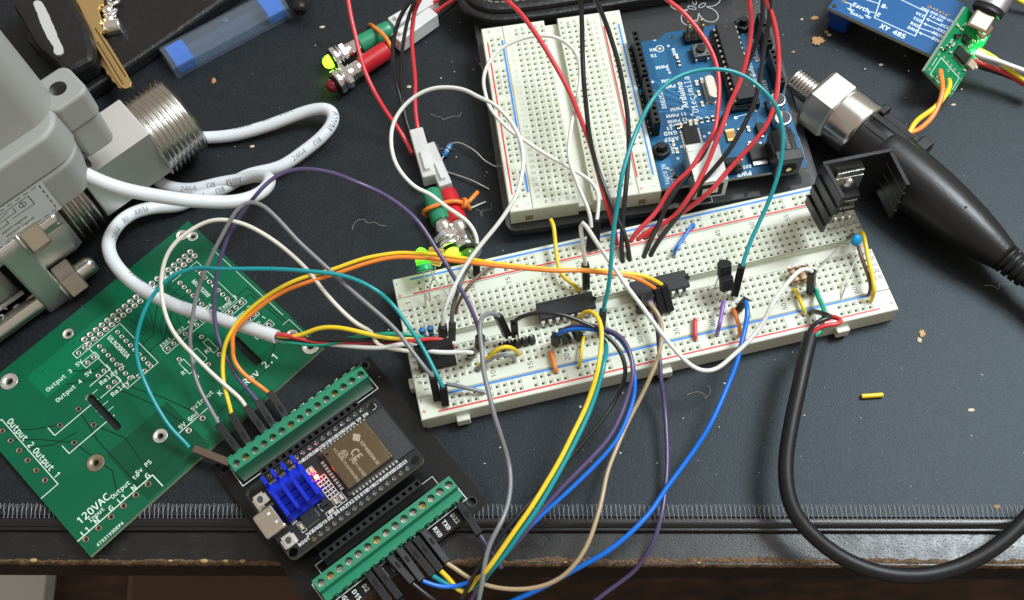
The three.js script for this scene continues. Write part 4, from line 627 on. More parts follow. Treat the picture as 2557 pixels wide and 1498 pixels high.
{ // two brass keys, one over the other
  const mk = (label, pts, h, groove) => {
    const out = flatOn(pts, h), c = V3(0, 0, 0); out.forEach((p) => c.add(p)); c.multiplyScalar(1 / out.length);
    const o = thing('brass_key', label, 'key', [c.x, h - 2, c.z]); part(o, 'blade', boxUV(extr(out.map((p) => [p.x - c.x, p.z - c.z]), 2, .25), 20), M.brass);
    for (const [a, b, w, m] of groove) { const A = P(...a, h), B = P(...b, h), d = B.clone().sub(A); const g = at(new RoundedBoxGeometry(d.length(), .3, w, 2, .14), (A.x + B.x) / 2 - c.x, 2.02, (A.z + B.z) / 2 - c.z, 0, -Math.atan2(d.z, d.x)); part(o, 'milled_groove', g, m); }
    return o;
  };
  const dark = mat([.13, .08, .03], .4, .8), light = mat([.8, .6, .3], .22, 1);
  mk('brass key underneath, its teeth towards the grey housing', [['R1', 1450, 700], ['R1', 1520, 820], ['R1', 1490, 900], ['R1', 1540, 1000], ['R1', 1610, 1060], ['R1', 1630, 1130], ['R1', 1690, 1170], ['R1', 1710, 1230], ['R1', 1780, 1280], ['R1', 1810, 1340], ['R1', 1880, 1365], ['R1', 1960, 1340], ['R1', 1800, 900], ['R1', 1560, 560]], 9.5, []);
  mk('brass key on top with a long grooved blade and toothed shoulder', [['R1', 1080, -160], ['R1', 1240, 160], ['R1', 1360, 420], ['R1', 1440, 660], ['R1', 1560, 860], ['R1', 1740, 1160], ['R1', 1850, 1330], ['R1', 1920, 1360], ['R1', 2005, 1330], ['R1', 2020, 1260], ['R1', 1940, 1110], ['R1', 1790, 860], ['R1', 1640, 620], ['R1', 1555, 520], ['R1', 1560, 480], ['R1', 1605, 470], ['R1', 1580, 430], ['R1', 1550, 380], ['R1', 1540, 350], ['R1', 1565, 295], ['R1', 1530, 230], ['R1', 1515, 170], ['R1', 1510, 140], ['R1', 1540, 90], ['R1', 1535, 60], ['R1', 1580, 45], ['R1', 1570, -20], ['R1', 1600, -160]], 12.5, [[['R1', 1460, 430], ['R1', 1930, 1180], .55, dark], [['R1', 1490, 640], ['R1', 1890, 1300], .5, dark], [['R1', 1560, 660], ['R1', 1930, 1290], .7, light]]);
}
{
  const o = thing('key_ring_clasp', 'chrome swivel clasp beside the toothed edge of the brass key', 'clasp', P('A', 830, 120, 7));
  const L = (v, x, y, h) => P(v, x, y, h).sub(V3(o.position.x * 1000, o.position.y * 1000, o.position.z * 1000));
  part(o, 'swivel_ball', sph(2.7, ...L('A', 800, 85, 9).toArray(), 22), M.chrome);
  part(o, 'eyelet', new THREE.TorusGeometry(2.2, .8, 12, 28).rotateX(1.2).translate(...L('A', 835, 10, 9).toArray()), M.chrome);
  part(o, 'ring', new THREE.TorusGeometry(2.9, .6, 10, 28).rotateX(1.1).rotateY(.5).translate(...L('A', 812, 95, 9.5).toArray()), M.chrome);
  const pr = [[0, 0]]; for (let i = 0; i < 7; i++) pr.push([3.0, .3 + i * .95], [3.4, .75 + i * .95]); pr.push([2.6, 7], [0, 7.4]);
  part(o, 'knurled_barrel', along(lathX(pr, 26), L('A', 770, 215, 8), L('A', 880, 190, 8)), M.chrome);
  part(o, 'clasp_arm', tubeOf([L('A', 740, 160, 9), L('A', 800, 135, 10), L('A', 850, 120, 9)], .8), M.chrome);
}
{ // clear tube with two blue plugs
  const A = P('A', 1270, 430, 4.2), B = P('B', 205, 55, 4.2), o = thing('chip_tube', 'clear plastic chip tube with blue end plugs at the far edge', 'tube', [A.x, 0, A.z]);
  const g = (x) => along(x, V3(0, 4.2, 0), B.clone().sub(A).setY(4.2)), Lx = A.distanceTo(B) + 9;
  const w = 7.0, hh = 3.9, prof = (t) => { const s = new THREE.Shape(); s.moveTo(-w, -hh); s.lineTo(w, -hh); s.lineTo(w, hh * .4); s.lineTo(w * .62, hh); s.lineTo(-w * .62, hh); s.lineTo(-w, hh * .4); s.closePath(); if (t) { const p = new THREE.Path(); const q = .86; p.moveTo(-w * q, -hh * q); p.lineTo(-w * q, hh * .3); p.lineTo(-w * .56, hh * q); p.lineTo(w * .56, hh * q); p.lineTo(w * q, hh * .3); p.lineTo(w * q, -hh * q); p.closePath(); s.holes.push(p); } return s; };
  const ex = (s, x0, d) => new THREE.ExtrudeGeometry(s, { depth: d, bevelEnabled: false }).rotateY(Math.PI / 2).translate(x0, 0, 0);
  part(o, 'tube_shell', g(ex(prof(true), -2.5, Lx)), M.clear);
  const plug = () => ex(prof(false), 0, 7.5).scale(1, .84, .84);
  part(o, 'end_plug', g(plug().translate(-.5, 0, 0)), M.bluePlug); part(o, 'end_plug', g(plug().translate(Lx - 11.5, 0, 0)), M.bluePlug);
  part(o, 'moulded_pip', g(sph(1.3, 0, 0, 0, 14).scale(1, .5, 1).translate(26, hh, -1)), M.clear);
}
{
  const A = P('B', 440, 95, 6), B = P('B', 448, -140, 8), o = thing('stylus_pen', 'grey stylus pen with a black rubber tip poking in at the top edge', 'pen', [A.x, 0, A.z]), D = B.clone().sub(A).setY(8), O = V3(0, 6, 0);
  part(o, 'barrel', along(lathX([[0, 5.2], [3.1, 5.2], [3.3, 6], [3.3, 60], [0, 60]]), O, D), mat([.32, .32, .35], .3, .7)); part(o, 'rubber_tip', along(lathX([[.7, 1.5], [.8, 0], [2.2, .2], [3.2, 1.6], [3.25, 5.2], [0, 5.2]]), O, D), M.rubber);
}
/* ------------------------------------------------------------------ panel indicator lights */
const IND = {};
function indicator(label, body, lens, A, B, lit, group) {
  const o = thing('indicator_light', label, 'indicator light', A.toArray(), 0, group); aim(o, A, B);
  const G = IND.g ??= { lens: mm(lathX([[0, -3.4], [1.3, -3.2], [2.3, -2.3], [2.75, -1], [2.8, .6], [0, .6]], 24)), collar: mm(lathX([[2.8, .1], [3.6, 0], [3.7, 1], [2.8, 1]], 28)), bezel: mm(lathX([[2.8, .8], [4.6, .8], [4.95, 1.2], [4.95, 2.8], [4.6, 3.1], [0, 3.1]], 40)), washer: mm(lathX([[0, 3.6], [4.7, 3.6], [4.8, 4.0], [4.7, 4.3], [0, 4.3]], 32)), nut: mm((() => { const q = lathX([[0, 4.7], [4.5, 4.7], [5.0, 5.0], [5.0, 6.8], [4.5, 7.1], [0, 7.1]], 6).toNonIndexed(); q.computeVertexNormals(); return q; })()), thread: mm((() => { const p = [[0, 3]]; for (let i = 0; i < 6; i++) p.push([3.15, 3.2 + i], [3.65, 3.6 + i]); p.push([3.2, 9.2], [0, 9.2]); return lathX(p, 28); })()), barrel: mm(lathX([[0, 9], [3.3, 9], [3.3, 14], [0, 14]], 28)), sleeve: mm(lathX([[0, 13.2], [3.7, 13.2], [3.8, 13.5], [3.7, 25], [3.5, 27.2], [2.9, 27.6], [0, 27.6]], 28)) };
  part(o, 'led_lens', G.lens, lens); part(o, 'collar', G.collar, M.blackPlastic);
  part(o, 'bezel', G.bezel, M.chrome); part(o, 'washer', G.washer, M.chrome); part(o, 'hex_nut', G.nut, M.chrome, [0, 0, 0], [lit ? .3 : .8, 0, 0]); part(o, 'threaded_barrel', G.thread, M.chrome); part(o, 'plain_barrel', G.barrel, M.chrome); part(o, 'sleeve', G.sleeve, body);
  return o;
}
const lit = ledGlow('green_led', [.35, .95, .03], 1.5);
const greenSleeve = mat([.02, .24, .12], .36), redSleeve = mat([.55, .015, .025], .36);
indicator('chrome indicator with green sleeve and glowing green lens, far upper pair', greenSleeve, lit, P('B', 668, 448, 5.2), P('B', 1105, 210, 6), true);
indicator('chrome indicator with red sleeve and dark red lens, nearest the chrome of the far pair', redSleeve, mat([.20, .012, .02], .18), P('B', 692, 622, 5.2), P('B', 1110, 345, 6), false);
indicator('chrome indicator with green sleeve tied to a red one behind the large breadboard', greenSleeve, lit, P('H', 688, 585, 6.2), P('H', 500, 60, 5), true);
indicator('chrome indicator with red sleeve leaning beside the green one behind the large breadboard', redSleeve, mat([.1, .25, .03], .2), P('H', 812, 590, 5.8), P('H', 648, 110, 4.6), false);
lampAt('green_led_light', [.45, 1, .05], .00002, P('B', 600, 485, 6)); lampAt('green_led_light', [.45, 1, .05], .00002, P('H', 664, 700, 7));
const put = (o, name, geos, m) => { const g = Array.isArray(geos) ? merge(geos) : geos; g.translate(-o.position.x * 1000, -o.position.y * 1000, -o.position.z * 1000); return part(o, name, g, m); };
function nylonHousing(label, A, B, w) { const o = thing('wire_housing', label, 'connector', [A.x, 0, A.z], 0); const L = A.distanceTo(B); put(o, 'shell', along(merge([rbox(L, w, w * .8, .5, L / 2, 0, 0), rbox(L * .4, w * .5, w * .3, .3, L * .3, w * .5, 0)]), A, B), M.nylon); put(o, 'crimp_contact', along(rbox(L * .6, 1.6, 1.6, .3, L * .35, 0, 0), A, B), M.tin); return o; }
nylonHousing('translucent white housing behind the far green indicator', P('B', 1120, 205, 5.4), P('B', 1440, 15, 6), 7);
nylonHousing('translucent white housing behind the far red indicator', P('B', 1150, 320, 5), P('B', 1430, 120, 5), 7);
nylonHousing('translucent white housing feeding the near green indicator', P('B', 1400, 1330, 5.4), P('B', 1300, 980, 6), 6.6);
nylonHousing('translucent white housing feeding the near red indicator', P('B', 1520, 1395, 5), P('B', 1390, 1090, 4), 6.2);

/* ------------------------------------------------------------------ wires */
// plugs: [rear, tip] in mm ; the wire runs into the rear
function plugParts(o, rear, tip, w = 2.5, pin = 3, roll = 0) {
  const L = rear.distanceTo(tip), h = put(o, 'plug_housing', along(rbox(L, w, w, .22, L / 2, 0, 0).rotateX(roll), rear, tip), M.plugBlack);
  const sub = (name, g, m) => { g = along(g.rotateX(roll), rear, tip); g.translate(-o.position.x * 1000, -o.position.y * 1000, -o.position.z * 1000); part(h, name, g, m); };
  sub('latch_window', rbox(2.4, .12, 1.0, .05, L * .62, w / 2, 0), M.deep); sub('plug_mouth', rbox(.16, w * .72, w * .72, .06, -.03, 0, 0), M.deep);
  if (pin) sub('plug_pin', box(pin, .55, .55, L + pin / 2 - .1, 0, 0), M.tin);
}
function wire(label, color, r, list, plugs = [], opt = {}) {
  const pts = way(list), a = pts[0], o = thing('jumper_wire', label, opt.category ?? 'wire', [a.x, 0, a.z], 0, opt.group);
  put(o, 'insulation', tubeOf(pts, r, opt.fine ?? .6, r > 1.4 ? 18 : 10, true, opt.fine ? 0 : 2.8), W(color));
  for (const p of plugs) plugParts(o, p[0], p[1], p[2] ?? 2.5, p[3] ?? 3, p[4] ?? 0);
  if (opt.bare) for (const b of opt.bare) put(o, 'bare_end', tubeOf(way(b), .3, .6, 6), M.tin);
  return o;
}
const D = .72, S = .66, L = .82;
// --- leads of the indicator lights, coming in over the far edge
wire('thick red lead from the far edge slanting down into the near green indicator housing', 'red', L, ['B', 780, -60, 34, 795, 0, 33, 815, 120, 31, 850, 270, 28, 885, 420, 25, 920, 530, 22, 990, 680, 18, 1080, 830, 12, 1160, 940, 7.5, 1215, 1030, 5, 1265, 1130, 4.4]);
wire('thick red lead from the far edge dropping straight into the near housing', 'red', L, ['B', 1350, -60, 40, 1325, 0, 38, 1290, 60, 34, 1268, 200, 28, 1263, 300, 25, 1275, 450, 20, 1290, 600, 15, 1287, 750, 11, 1298, 880, 8, 1312, 960, 6.2, 1322, 1030, 5.8]);
wire('thin black lead curving beside the red one into the near housing', 'black', L, ['B', 1285, -60, 36, 1260, 0, 34, 1195, 90, 31, 1145, 220, 27, 1122, 350, 23, 1130, 480, 19, 1150, 600, 15, 1178, 720, 12, 1205, 830, 9, 1228, 930, 6, 1250, 1010, 4.6]);
wire('thin black lead closest to the red one at the near housing', 'black', .7, ['B', 1300, -60, 40, 1288, 0, 38, 1240, 120, 32, 1203, 300, 26, 1188, 450, 21, 1184, 600, 16, 1198, 720, 12, 1212, 850, 9, 1245, 960, 6.5, 1270, 1010, 5]);
wire('short red lead entering the upper far housing', 'red', L, ['B', 1520, -50, 12, 1455, 0, 10, 1395, 42, 7.5, 1340, 98, 6]);
wire('short red lead entering the lower far housing', 'red', L, ['B', 1640, -40, 13, 1565, 0, 11, 1495, 48, 8, 1410, 105, 5.4]);
wire('black lead passing under the lower far housing', 'black', L, ['B', 1640, -20, 6, 1590, 10, 5, 1500, 90, 3, 1430, 140, 1.2, 1330, 210, .9]);
// --- long supply leads
wire('red lead crossing the half breadboard diagonally to the large board', 'red', .84, ['C', 330, -40, 66, 365, 0, 64, 480, 100, 59, 600, 260, 54, 700, 410, 50, 800, 580, 46, 900, 760, 42, 970, 920, 38, 1040, 1100, 33, 1110, 1290, 27, 1150, 1440, 23, 'I', 330, 150, 19, 385, 320, 13, BB(31, 'p', 8.2)]);
wire('black lead down the middle of the half breadboard to the large board', 'black', .84, ['C', 1018, -40, 62, 1020, 0, 60, 1030, 200, 54, 1035, 450, 48, 1045, 700, 43, 1065, 900, 38, 1090, 1150, 32, 1130, 1350, 27, 1165, 1476, 24, 'I', 380, 190, 19, 425, 295, 16, 470, 390, 14, 494, 480, 11.5, BB(32, 'j', 8.3)]);
wire('black lead down the right rail of the half breadboard to the large board', 'black', .84, ['C', 1135, -40, 62, 1155, 0, 60, 1220, 150, 55, 1290, 350, 49, 1350, 550, 44, 1400, 800, 38, 1430, 1000, 34, 1441, 1200, 30, 1440, 1350, 27, 'I', 478, 90, 22, 463, 230, 18, 455, 380, 14, 447, 500, 11, BB(31, 'j', 8.3)]);
wire('red lead bowing over the reset button to the large breadboard rail', 'red', .84, ['D', 340, -30, 46, 375, 0, 46, 480, 80, 45, 570, 180, 43, 650, 290, 41, 710, 400, 39, 745, 520, 37, 756, 650, 35, 748, 780, 33, 735, 900, 31, 715, 990, 30, 'R6', 860, 330, 29, 760, 540, 26, 550, 880, 23, 400, 1020, 21, 200, 1220, 18, 'I', 850, 100, 16.5, 720, 215, 14, 600, 342, 11.5, 530, 415, 9.6, BB(33, 'p', 8.2)]);
wire('red lead from the far edge sweeping over the black chip to the rail', 'red', .84, ['D', 968, -40, 60, 975, 0, 58, 995, 130, 54, 985, 280, 49, 960, 430, 45, 920, 570, 41, 870, 690, 38, 820, 800, 35, 790, 900, 33, 730, 1050, 30, 680, 1180, 27, 620, 1310, 24, 520, 1470, 20, 'I', 930, 180, 17, 820, 280, 14, 690, 352, 11, 600, 405, 9.4, BB(34, 'p', 8.2)]);
wire('red lead outermost of the bundle over the power jack to the rail', 'red', .84, ['D', 1090, -40, 62, 1100, 0, 60, 1150, 120, 56, 1185, 300, 51, 1195, 450, 47, 1190, 600, 44, 1170, 730, 41, 1140, 850, 38, 1080, 960, 35, 1000, 1060, 32, 900, 1170, 29, 800, 1280, 26, 700, 1400, 23, 'I', 1100, 90, 19, 950, 200, 16, 850, 268, 13, 720, 345, 11, 650, 392, 9.6, BB(35, 'p', 8.2)]);
wire('black lead winding between the red ones past the silver USB port', 'black', .84, ['D', 1080, -40, 56, 1076, 0, 55, 1075, 130, 51, 1050, 240, 47, 1010, 360, 43, 960, 480, 39, 900, 620, 35, 840, 770, 32, 760, 910, 29, 700, 1010, 27, 640, 1130, 24, 560, 1250, 22, 480, 1350, 20, 400, 1450, 18, 'I', 820, 180, 15.5, 720, 330, 12.5, 660, 450, 10.5, BB(34, 'j', 8.3)]);
wire('black lead curving past the blue board capacitors to the large breadboard', 'black', .84, ['D', 1134, -40, 62, 1130, 0, 60, 1125, 150, 55, 1095, 300, 50, 1075, 450, 46, 1050, 620, 42, 1020, 740, 39, 970, 860, 36, 900, 990, 33, 820, 1120, 30, 720, 1240, 26, 640, 1330, 23, 560, 1430, 20, 'I', 1000, 110, 18, 900, 220, 15.5, 780, 370, 12.5, 700, 482, 10.4, BB(35, 'j', 8.3)]);
// --- white and grey jumpers at the back
const wtA = BB(4.5, -.3, 24), wtB = BB(5.8, .2, 24);
wire('white jumper in a big loop around the near indicator lights', 'white', D, [P('H', 605, 1200, 20), 'H', 612, 1140, 23, 625, 1050, 26, 680, 920, 29, 760, 760, 31, 850, 620, 33, 960, 480, 35, 1060, 360, 37, 1150, 230, 39, 1220, 110, 41, 'S5', 680, 1200, 42, 722, 1000, 43, 715, 800, 43, 680, 620, 43, 600, 450, 43, 520, 330, 42, 400, 200, 41, 250, 80, 40, 100, 20, 39, 'B', 1790, 720, 38, 1650, 660, 37, 1530, 642, 36, 1400, 655, 35, 1280, 715, 33, 1185, 805, 31, 1123, 920, 29, 1110, 1050, 27, 1135, 1180, 25, 1200, 1290, 24, 1320, 1400, 23, 'H', 350, 10, 22.5, 480, 95, 22, 600, 190, 21, 700, 260, 20.5, 800, 325, 20, 860, 400, 19, 890, 480, 18, 895, 540, 17, 885, 600, 16], [[P('H', 605, 1190, 21), P('Q5', 720, 430, 11)], [P('H', 882, 590, 16.5), BB(11, 'p', 9)]]);
wire('dark grey jumper leaning beside the white one into the large breadboard', 'darkgrey', D, [P('H', 685, 1190, 20), 'H', 682, 1130, 22, 690, 1030, 24, 730, 920, 26, 770, 800, 26, 830, 690, 24, 900, 600, 21, 920, 560, 18, 880, 520, 17, 'R3', 1490, 920, 16, 1430, 800, 17, 1400, 680, 17, 1370, 610, 17], [[P('H', 687, 1185, 21), P('Q5', 862, 430, 11)]]);
wire('brown wire slanting across the back rows of the large breadboard', 'brown', .6, [BB(7, -8.8, 8.2), BB(7.1, -9.4, 10), BB(9, -14.5, 12.5), BB(12, -20.5, 12), BB(14, -23.2, 10), BB(14.2, -23.8, 8.2)]);
wire('thin white jumper looping over the half breadboard back to its own plug', 'white', .68, [P('S1', 1288, 640, 19), 'S1', 1275, 500, 22, 1220, 360, 24, 1150, 200, 26, 1100, 60, 28, 'S5', 1390, 1000, 29, 1362, 850, 31, 1362, 700, 32, 1382, 550, 33, 'C', 940, 1080, 34, 965, 960, 35, 990, 860, 36, 1010, 750, 37, 1016, 640, 37, 1005, 540, 38, 970, 450, 38, 900, 378, 38, 800, 325, 38, 690, 310, 38, 550, 325, 37, 420, 370, 36, 310, 430, 35, 230, 520, 34, 180, 620, 33, 163, 720, 32, 190, 850, 31, 'S5', 215, 110, 30, 330, 280, 29, 450, 410, 29, 570, 520, 28, 700, 600, 28, 900, 740, 27, 1100, 860, 27, 1350, 1000, 26, 1500, 1085, 25, 'S1', 1180, 62, 24, 1290, 145, 23, 1345, 220, 22, 1372, 300, 21, 1368, 400, 20, 1350, 560, 18], [[P('S1', 1350, 560, 18.5), BB(28, 'p', 9), 2.4], [P('S1', 1290, 610, 18.5), BB(27, 'p', 9), 2.4]]);
wire('white jumper sharply bent above the boards and sagging below the front rail', 'white', .74, [P('I', 183, 640, 21), 'I', 178, 590, 24, 162, 450, 29, 145, 340, 32, 150, 288, 34, 190, 340, 33.5, 300, 510, 32, 400, 652, 30, 500, 800, 28, 600, 930, 26, 700, 1070, 24, 800, 1200, 21, 900, 1312, 19, 980, 1380, 18, 1070, 1410, 17, 1160, 1388, 17, 1250, 1310, 18, 1330, 1240, 19, 1400, 1170, 20, 1500, 1040, 22, 'J', 100, 1260, 24, 200, 1120, 25, 300, 982, 25, 370, 900, 25, 430, 858, 24, 475, 855, 23, 495, 880, 22], [[P('I', 183, 620, 22), BB(25, 'h', 9.6).lerp(BB(25, 'g', 9.6), .9)], [P('J', 495, 880, 22), BB(54, 'a', 9.4)]]);
wire('teal jumper arching high over the blue board down to a grey plug', 'teal', D, [P('I', 312, 980, 21), 'I', 318, 930, 23, 340, 850, 26, 360, 740, 30, 372, 600, 34, 382, 450, 38, 402, 280, 42, 430, 120, 46, 'D', 30, 1330, 49, 100, 1085, 52, 150, 955, 53, 220, 805, 55, 300, 685, 56, 390, 600, 57, 480, 552, 57, 600, 516, 57, 740, 508, 57, 860, 527, 56, 980, 582, 54, 1090, 672, 52, 1170, 772, 49, 1210, 880, 46, 1226, 1000, 43, 1221, 1130, 40, 1200, 1250, 37, 1160, 1380, 34, 'I', 1575, 40, 32, 1520, 190, 30, 1450, 340, 27, 1400, 450, 25, 1360, 560, 23, 1338, 640, 21.5], [[P('I', 1335, 630, 22), BB(44, 'c', 10)], [P('I', 312, 965, 22), BB(25.2, 'b', 9.4)]]);
wire('purple jumper rising from the large breadboard over the white cable to the adapter', 'purple', D, [P('H', 915, 1290, 20), 'H', 898, 1190, 22, 860, 1100, 24, 800, 970, 27, 720, 830, 30, 640, 690, 33, 560, 570, 35, 480, 440, 37, 400, 330, 39, 280, 220, 40, 150, 130, 41, 0, 55, 42, 'B', 1110, 1478, 43, 1000, 1420, 43, 850, 1340, 44, 700, 1280, 44, 550, 1250, 44, 420, 1246, 43, 320, 1270, 43, 220, 1330, 42, 130, 1420, 41, 'G', 720, 60, 40, 640, 140, 38, 570, 230, 36, 500, 330, 34, 430, 450, 31, 380, 580, 28, 345, 700, 25, 325, 820, 22, 312, 950, 19, 312, 1060, 17, 320, 1180, 15, 342, 1290, 13, 'L', 205, 20, 11.5, 260, 140, 9.5, 310, 220, 8, 390, 310, 7, 425, 355, 6.5], [[P('L', 418, 345, 6.8), P('L', 530, 520, 4.2)], [P('H', 915, 1275, 20), BB(9, 'd', 9.5)]]);
wire('grey jumper peaking beside the purple one and crossing to the front left corner', 'grey', D, ['L', 200, 480, 6, 150, 390, 7, 90, 280, 9, 55, 180, 11, 38, 60, 13, 'G', 110, 1300, 16, 130, 1150, 19, 150, 1020, 22, 200, 830, 26, 270, 660, 30, 350, 500, 34, 420, 370, 37, 490, 250, 40, 560, 187, 41, 620, 174, 41.5, 700, 200, 41, 780, 265, 40, 900, 390, 38, 1000, 500, 36, 1130, 620, 34, 1260, 740, 32, 1400, 870, 30, 1560, 1010, 28, 1700, 1130, 26, 'P', 100, 180, 24, 230, 370, 22, 300, 450, 21, 370, 550, 20, 440, 630, 19, 500, 700, 17], [[P('L', 192, 478, 6.2), P('L', 330, 655, 4.2)], [P('P', 492, 690, 17.5), BB(2.1, 21.6, 9.2)]]);
wire('cream jumper arching over the green board from the adapter to the large breadboard', 'cream', D, ['L', 355, 385, 6, 330, 340, 7.5, 250, 270, 10, 150, 180, 13, 60, 90, 16, 'F', 1480, 1480, 17.5, 1400, 1400, 19, 1300, 1300, 21, 1230, 1170, 24, 1192, 1000, 27, 1190, 860, 29, 1220, 720, 32, 1280, 620, 34, 1370, 540, 35, 1480, 472, 36, 'G', 80, 440, 36.5, 180, 365, 37, 300, 326, 37, 420, 325, 37, 560, 360, 36, 700, 430, 35, 850, 530, 33, 980, 640, 31, 1090, 750, 29, 1180, 870, 27, 1290, 1000, 25, 1400, 1110, 23, 1500, 1190, 21, 1620, 1250, 19, 'H', 50, 1335, 18, 'P', 100, 325, 18, 200, 345, 18, 300, 395, 17, 345, 420, 15], [[P('L', 350, 378, 6.4), P('L', 475, 545, 4.2)]]);
wire('teal jumper lying across the cream and orange ones from a brown lit plug', 'teal', D, ['L', 30, 610, 6, 0, 575, 6.5, 'K', 1050, 540, 9, 960, 400, 12, 900, 280, 14, 850, 150, 17, 835, 20, 20, 'F', 1010, 1310, 22, 1045, 1160, 24, 1110, 1020, 26, 1200, 910, 28, 1310, 832, 30, 1450, 795, 31, 'G', 60, 765, 32, 180, 722, 33, 350, 727, 34, 600, 725, 35, 850, 728, 35, 1080, 745, 35, 1250, 760, 34, 1400, 790, 33, 1550, 850, 32, 1680, 930, 30, 'H', 80, 910, 28, 170, 990, 27, 250, 1080, 25.5, 330, 1200, 24, 'P', 250, 130, 22.5, 340, 280, 21, 430, 440, 19.5, 520, 620, 18, 590, 760, 16.5, 632, 845, 15], [[P('P', 622, 810, 15.5), BB(3, '+', 9.2)]]);
{ const o = scene.children[scene.children.length - 1]; const A = P('L', 55, 618, 6), B = P('L', 262, 700, 5), n = A.distanceTo(B); put(o, 'plug_housing', along(rbox(n, 2.5, 2.5, .22, n / 2, 0, 0), A, B), mat([.10, .062, .04], .4, 0, { bumpMap: grain, bumpScale: .00004 })); }
wire('yellow jumper running behind the orange one across the mat', 'yellow', D, ['L', 270, 425, 6, 258, 370, 7.5, 232, 280, 9, 218, 180, 11, 222, 80, 13, 'G', 395, 1360, 15, 432, 1270, 17, 510, 1150, 19, 600, 1060, 21, 700, 978, 23, 820, 900, 25, 960, 828, 27, 1100, 778, 28, 1250, 742, 29, 1400, 688, 29.5, 1550, 638, 30, 1700, 610, 30, 'H', 120, 600, 30, 250, 594, 30, 400, 600, 30, 550, 606, 29.5, 700, 628, 29, 850, 650, 28.5, 1000, 676, 28, 1300, 712, 27, 1550, 735, 26, 'I', 0, 650, 25, 200, 662, 24, 350, 672, 24, 480, 688, 23, 600, 700, 22, 690, 735, 20, 750, 775, 17.5], [[P('L', 268, 420, 6.2), P('L', 385, 615, 4.2)], [P('I', 752, 768, 18), BB(35, 'c', 9.3)]]);
wire('orange jumper running in front of the yellow one across the mat', 'orange', D, ['L', 480, 300, 6, 455, 275, 7.5, 390, 232, 9, 310, 160, 11, 272, 80, 13, 'G', 470, 1360, 15, 452, 1290, 16.5, 490, 1210, 18, 560, 1140, 19.5, 640, 1075, 21, 740, 995, 23, 880, 912, 25, 1020, 855, 27, 1150, 812, 28, 1300, 770, 29, 1450, 716, 30, 1600, 668, 30.5, 1720, 640, 30.5, 'H', 120, 642, 30.5, 250, 628, 30.5, 450, 637, 30.5, 600, 650, 30, 800, 672, 29.5, 1000, 695, 29, 1300, 725, 28, 1550, 742, 27, 'I', 0, 658, 26, 150, 665, 25, 300, 682, 25, 450, 698, 24, 560, 722, 22, 650, 768, 20, 705, 806, 17.5], [[P('L', 488, 295, 6.4), P('L', 590, 455, 4.2)], [P('I', 700, 790, 18), BB(34, 'c', 9.3)]]);
// --- bundle running off the near edge
wire('yellow jumper hooking out of the large breadboard and down to the adapter', 'yellow', .78, ['Q6', 1560, 515, 15, 1600, 460, 18, 1680, 370, 21, 1790, 280, 24, 1890, 262, 26, 1975, 320, 27, 2045, 440, 28, 2082, 600, 28.5, 2085, 800, 28.5, 2065, 1000, 28, 2035, 1200, 28, 1995, 1440, 27, 'N', 782, 80, 26, 745, 220, 25, 692, 375, 24, 622, 520, 23, 542, 680, 22, 460, 820, 21, 372, 960, 20, 280, 1090, 18, 190, 1220, 15, 105, 1335, 11, 'Q4', 2170, 1030, 4, 2090, 1150, 1, 2010, 1230, -1, 1940, 1190, 0, 1870, 1095, 1, 1790, 1000, 2.5, 1710, 930, 4], [[P('Q4', 1715, 930, 4), P('Q4', 1400, 520, 4)], [P('Q6', 1560, 530, 16.5), BB(22.2, 'b', 9.4)]]);
wire('teal jumper pressed along the yellow one down to the adapter', 'teal', .78, ['Q6', 2100, 770, 19, 2170, 900, 22, 2165, 1050, 25, 2130, 1220, 26.5, 2085, 1440, 26, 'N', 802, 100, 25, 770, 230, 24.5, 718, 385, 23.5, 648, 540, 22.5, 570, 690, 21.5, 488, 835, 20.5, 400, 980, 19, 312, 1100, 17, 235, 1210, 14, 150, 1310, 10, 'Q4', 2330, 1020, 4, 2160, 1150, .5, 1990, 1180, -.6, 1850, 1130, .5, 1730, 1070, 2, 1610, 990, 4], [[P('Q4', 1620, 990, 4), P('Q4', 1290, 590, 4)]]);
wire('black jumper bowing from the pin header and passing under the yellow and teal pair', 'black', D, [P('Q6', 465, 500, 19), 'Q6', 500, 430, 22, 560, 390, 24, 700, 340, 26, 900, 308, 28, 1100, 308, 29, 1350, 332, 29, 1550, 400, 28, 1750, 482, 27, 1950, 572, 26, 2080, 650, 25, 'I', 340, 1135, 24, 420, 1228, 23, 460, 1312, 22, 481, 1420, 21, 'N', 890, 60, 20, 908, 140, 19, 902, 225, 18, 868, 320, 17, 800, 430, 16, 720, 530, 15, 640, 622, 14, 580, 690, 13.5, 480, 800, 13.5, 400, 890, 13.5, 320, 980, 14, 250, 1060, 13.5, 180, 1140, 12, 120, 1225, 9, 60, 1330, 5, 0, 1440, 0, -60, 1560, -8], [[P('Q6', 468, 480, 20), P('Q6', 490, 715, 12.4), 2.5, 0]]);
wire('violet jumper leaving the grey plug above the blue one and joining the near bundle', 'purple', D, [P('Q6', 1330, 640, 15), 'Q6', 1400, 600, 18, 1550, 543, 21, 1750, 515, 23, 1950, 545, 24, 2150, 605, 24.5, 'I', 340, 1090, 25, 430, 1140, 25, 498, 1230, 25, 526, 1340, 24.5, 533, 1440, 24, 'N', 940, 80, 23.5, 950, 180, 23, 930, 310, 22, 888, 430, 21, 818, 560, 20, 700, 690, 19, 560, 830, 17.5, 470, 930, 16, 400, 1010, 15, 350, 1090, 14, 250, 1200, 10, 120, 1340, 5, 40, 1470, -2, 0, 1560, -8], [[P('Q6', 1345, 640, 16.5), BB(20.6, 'b', 9.4)]]);
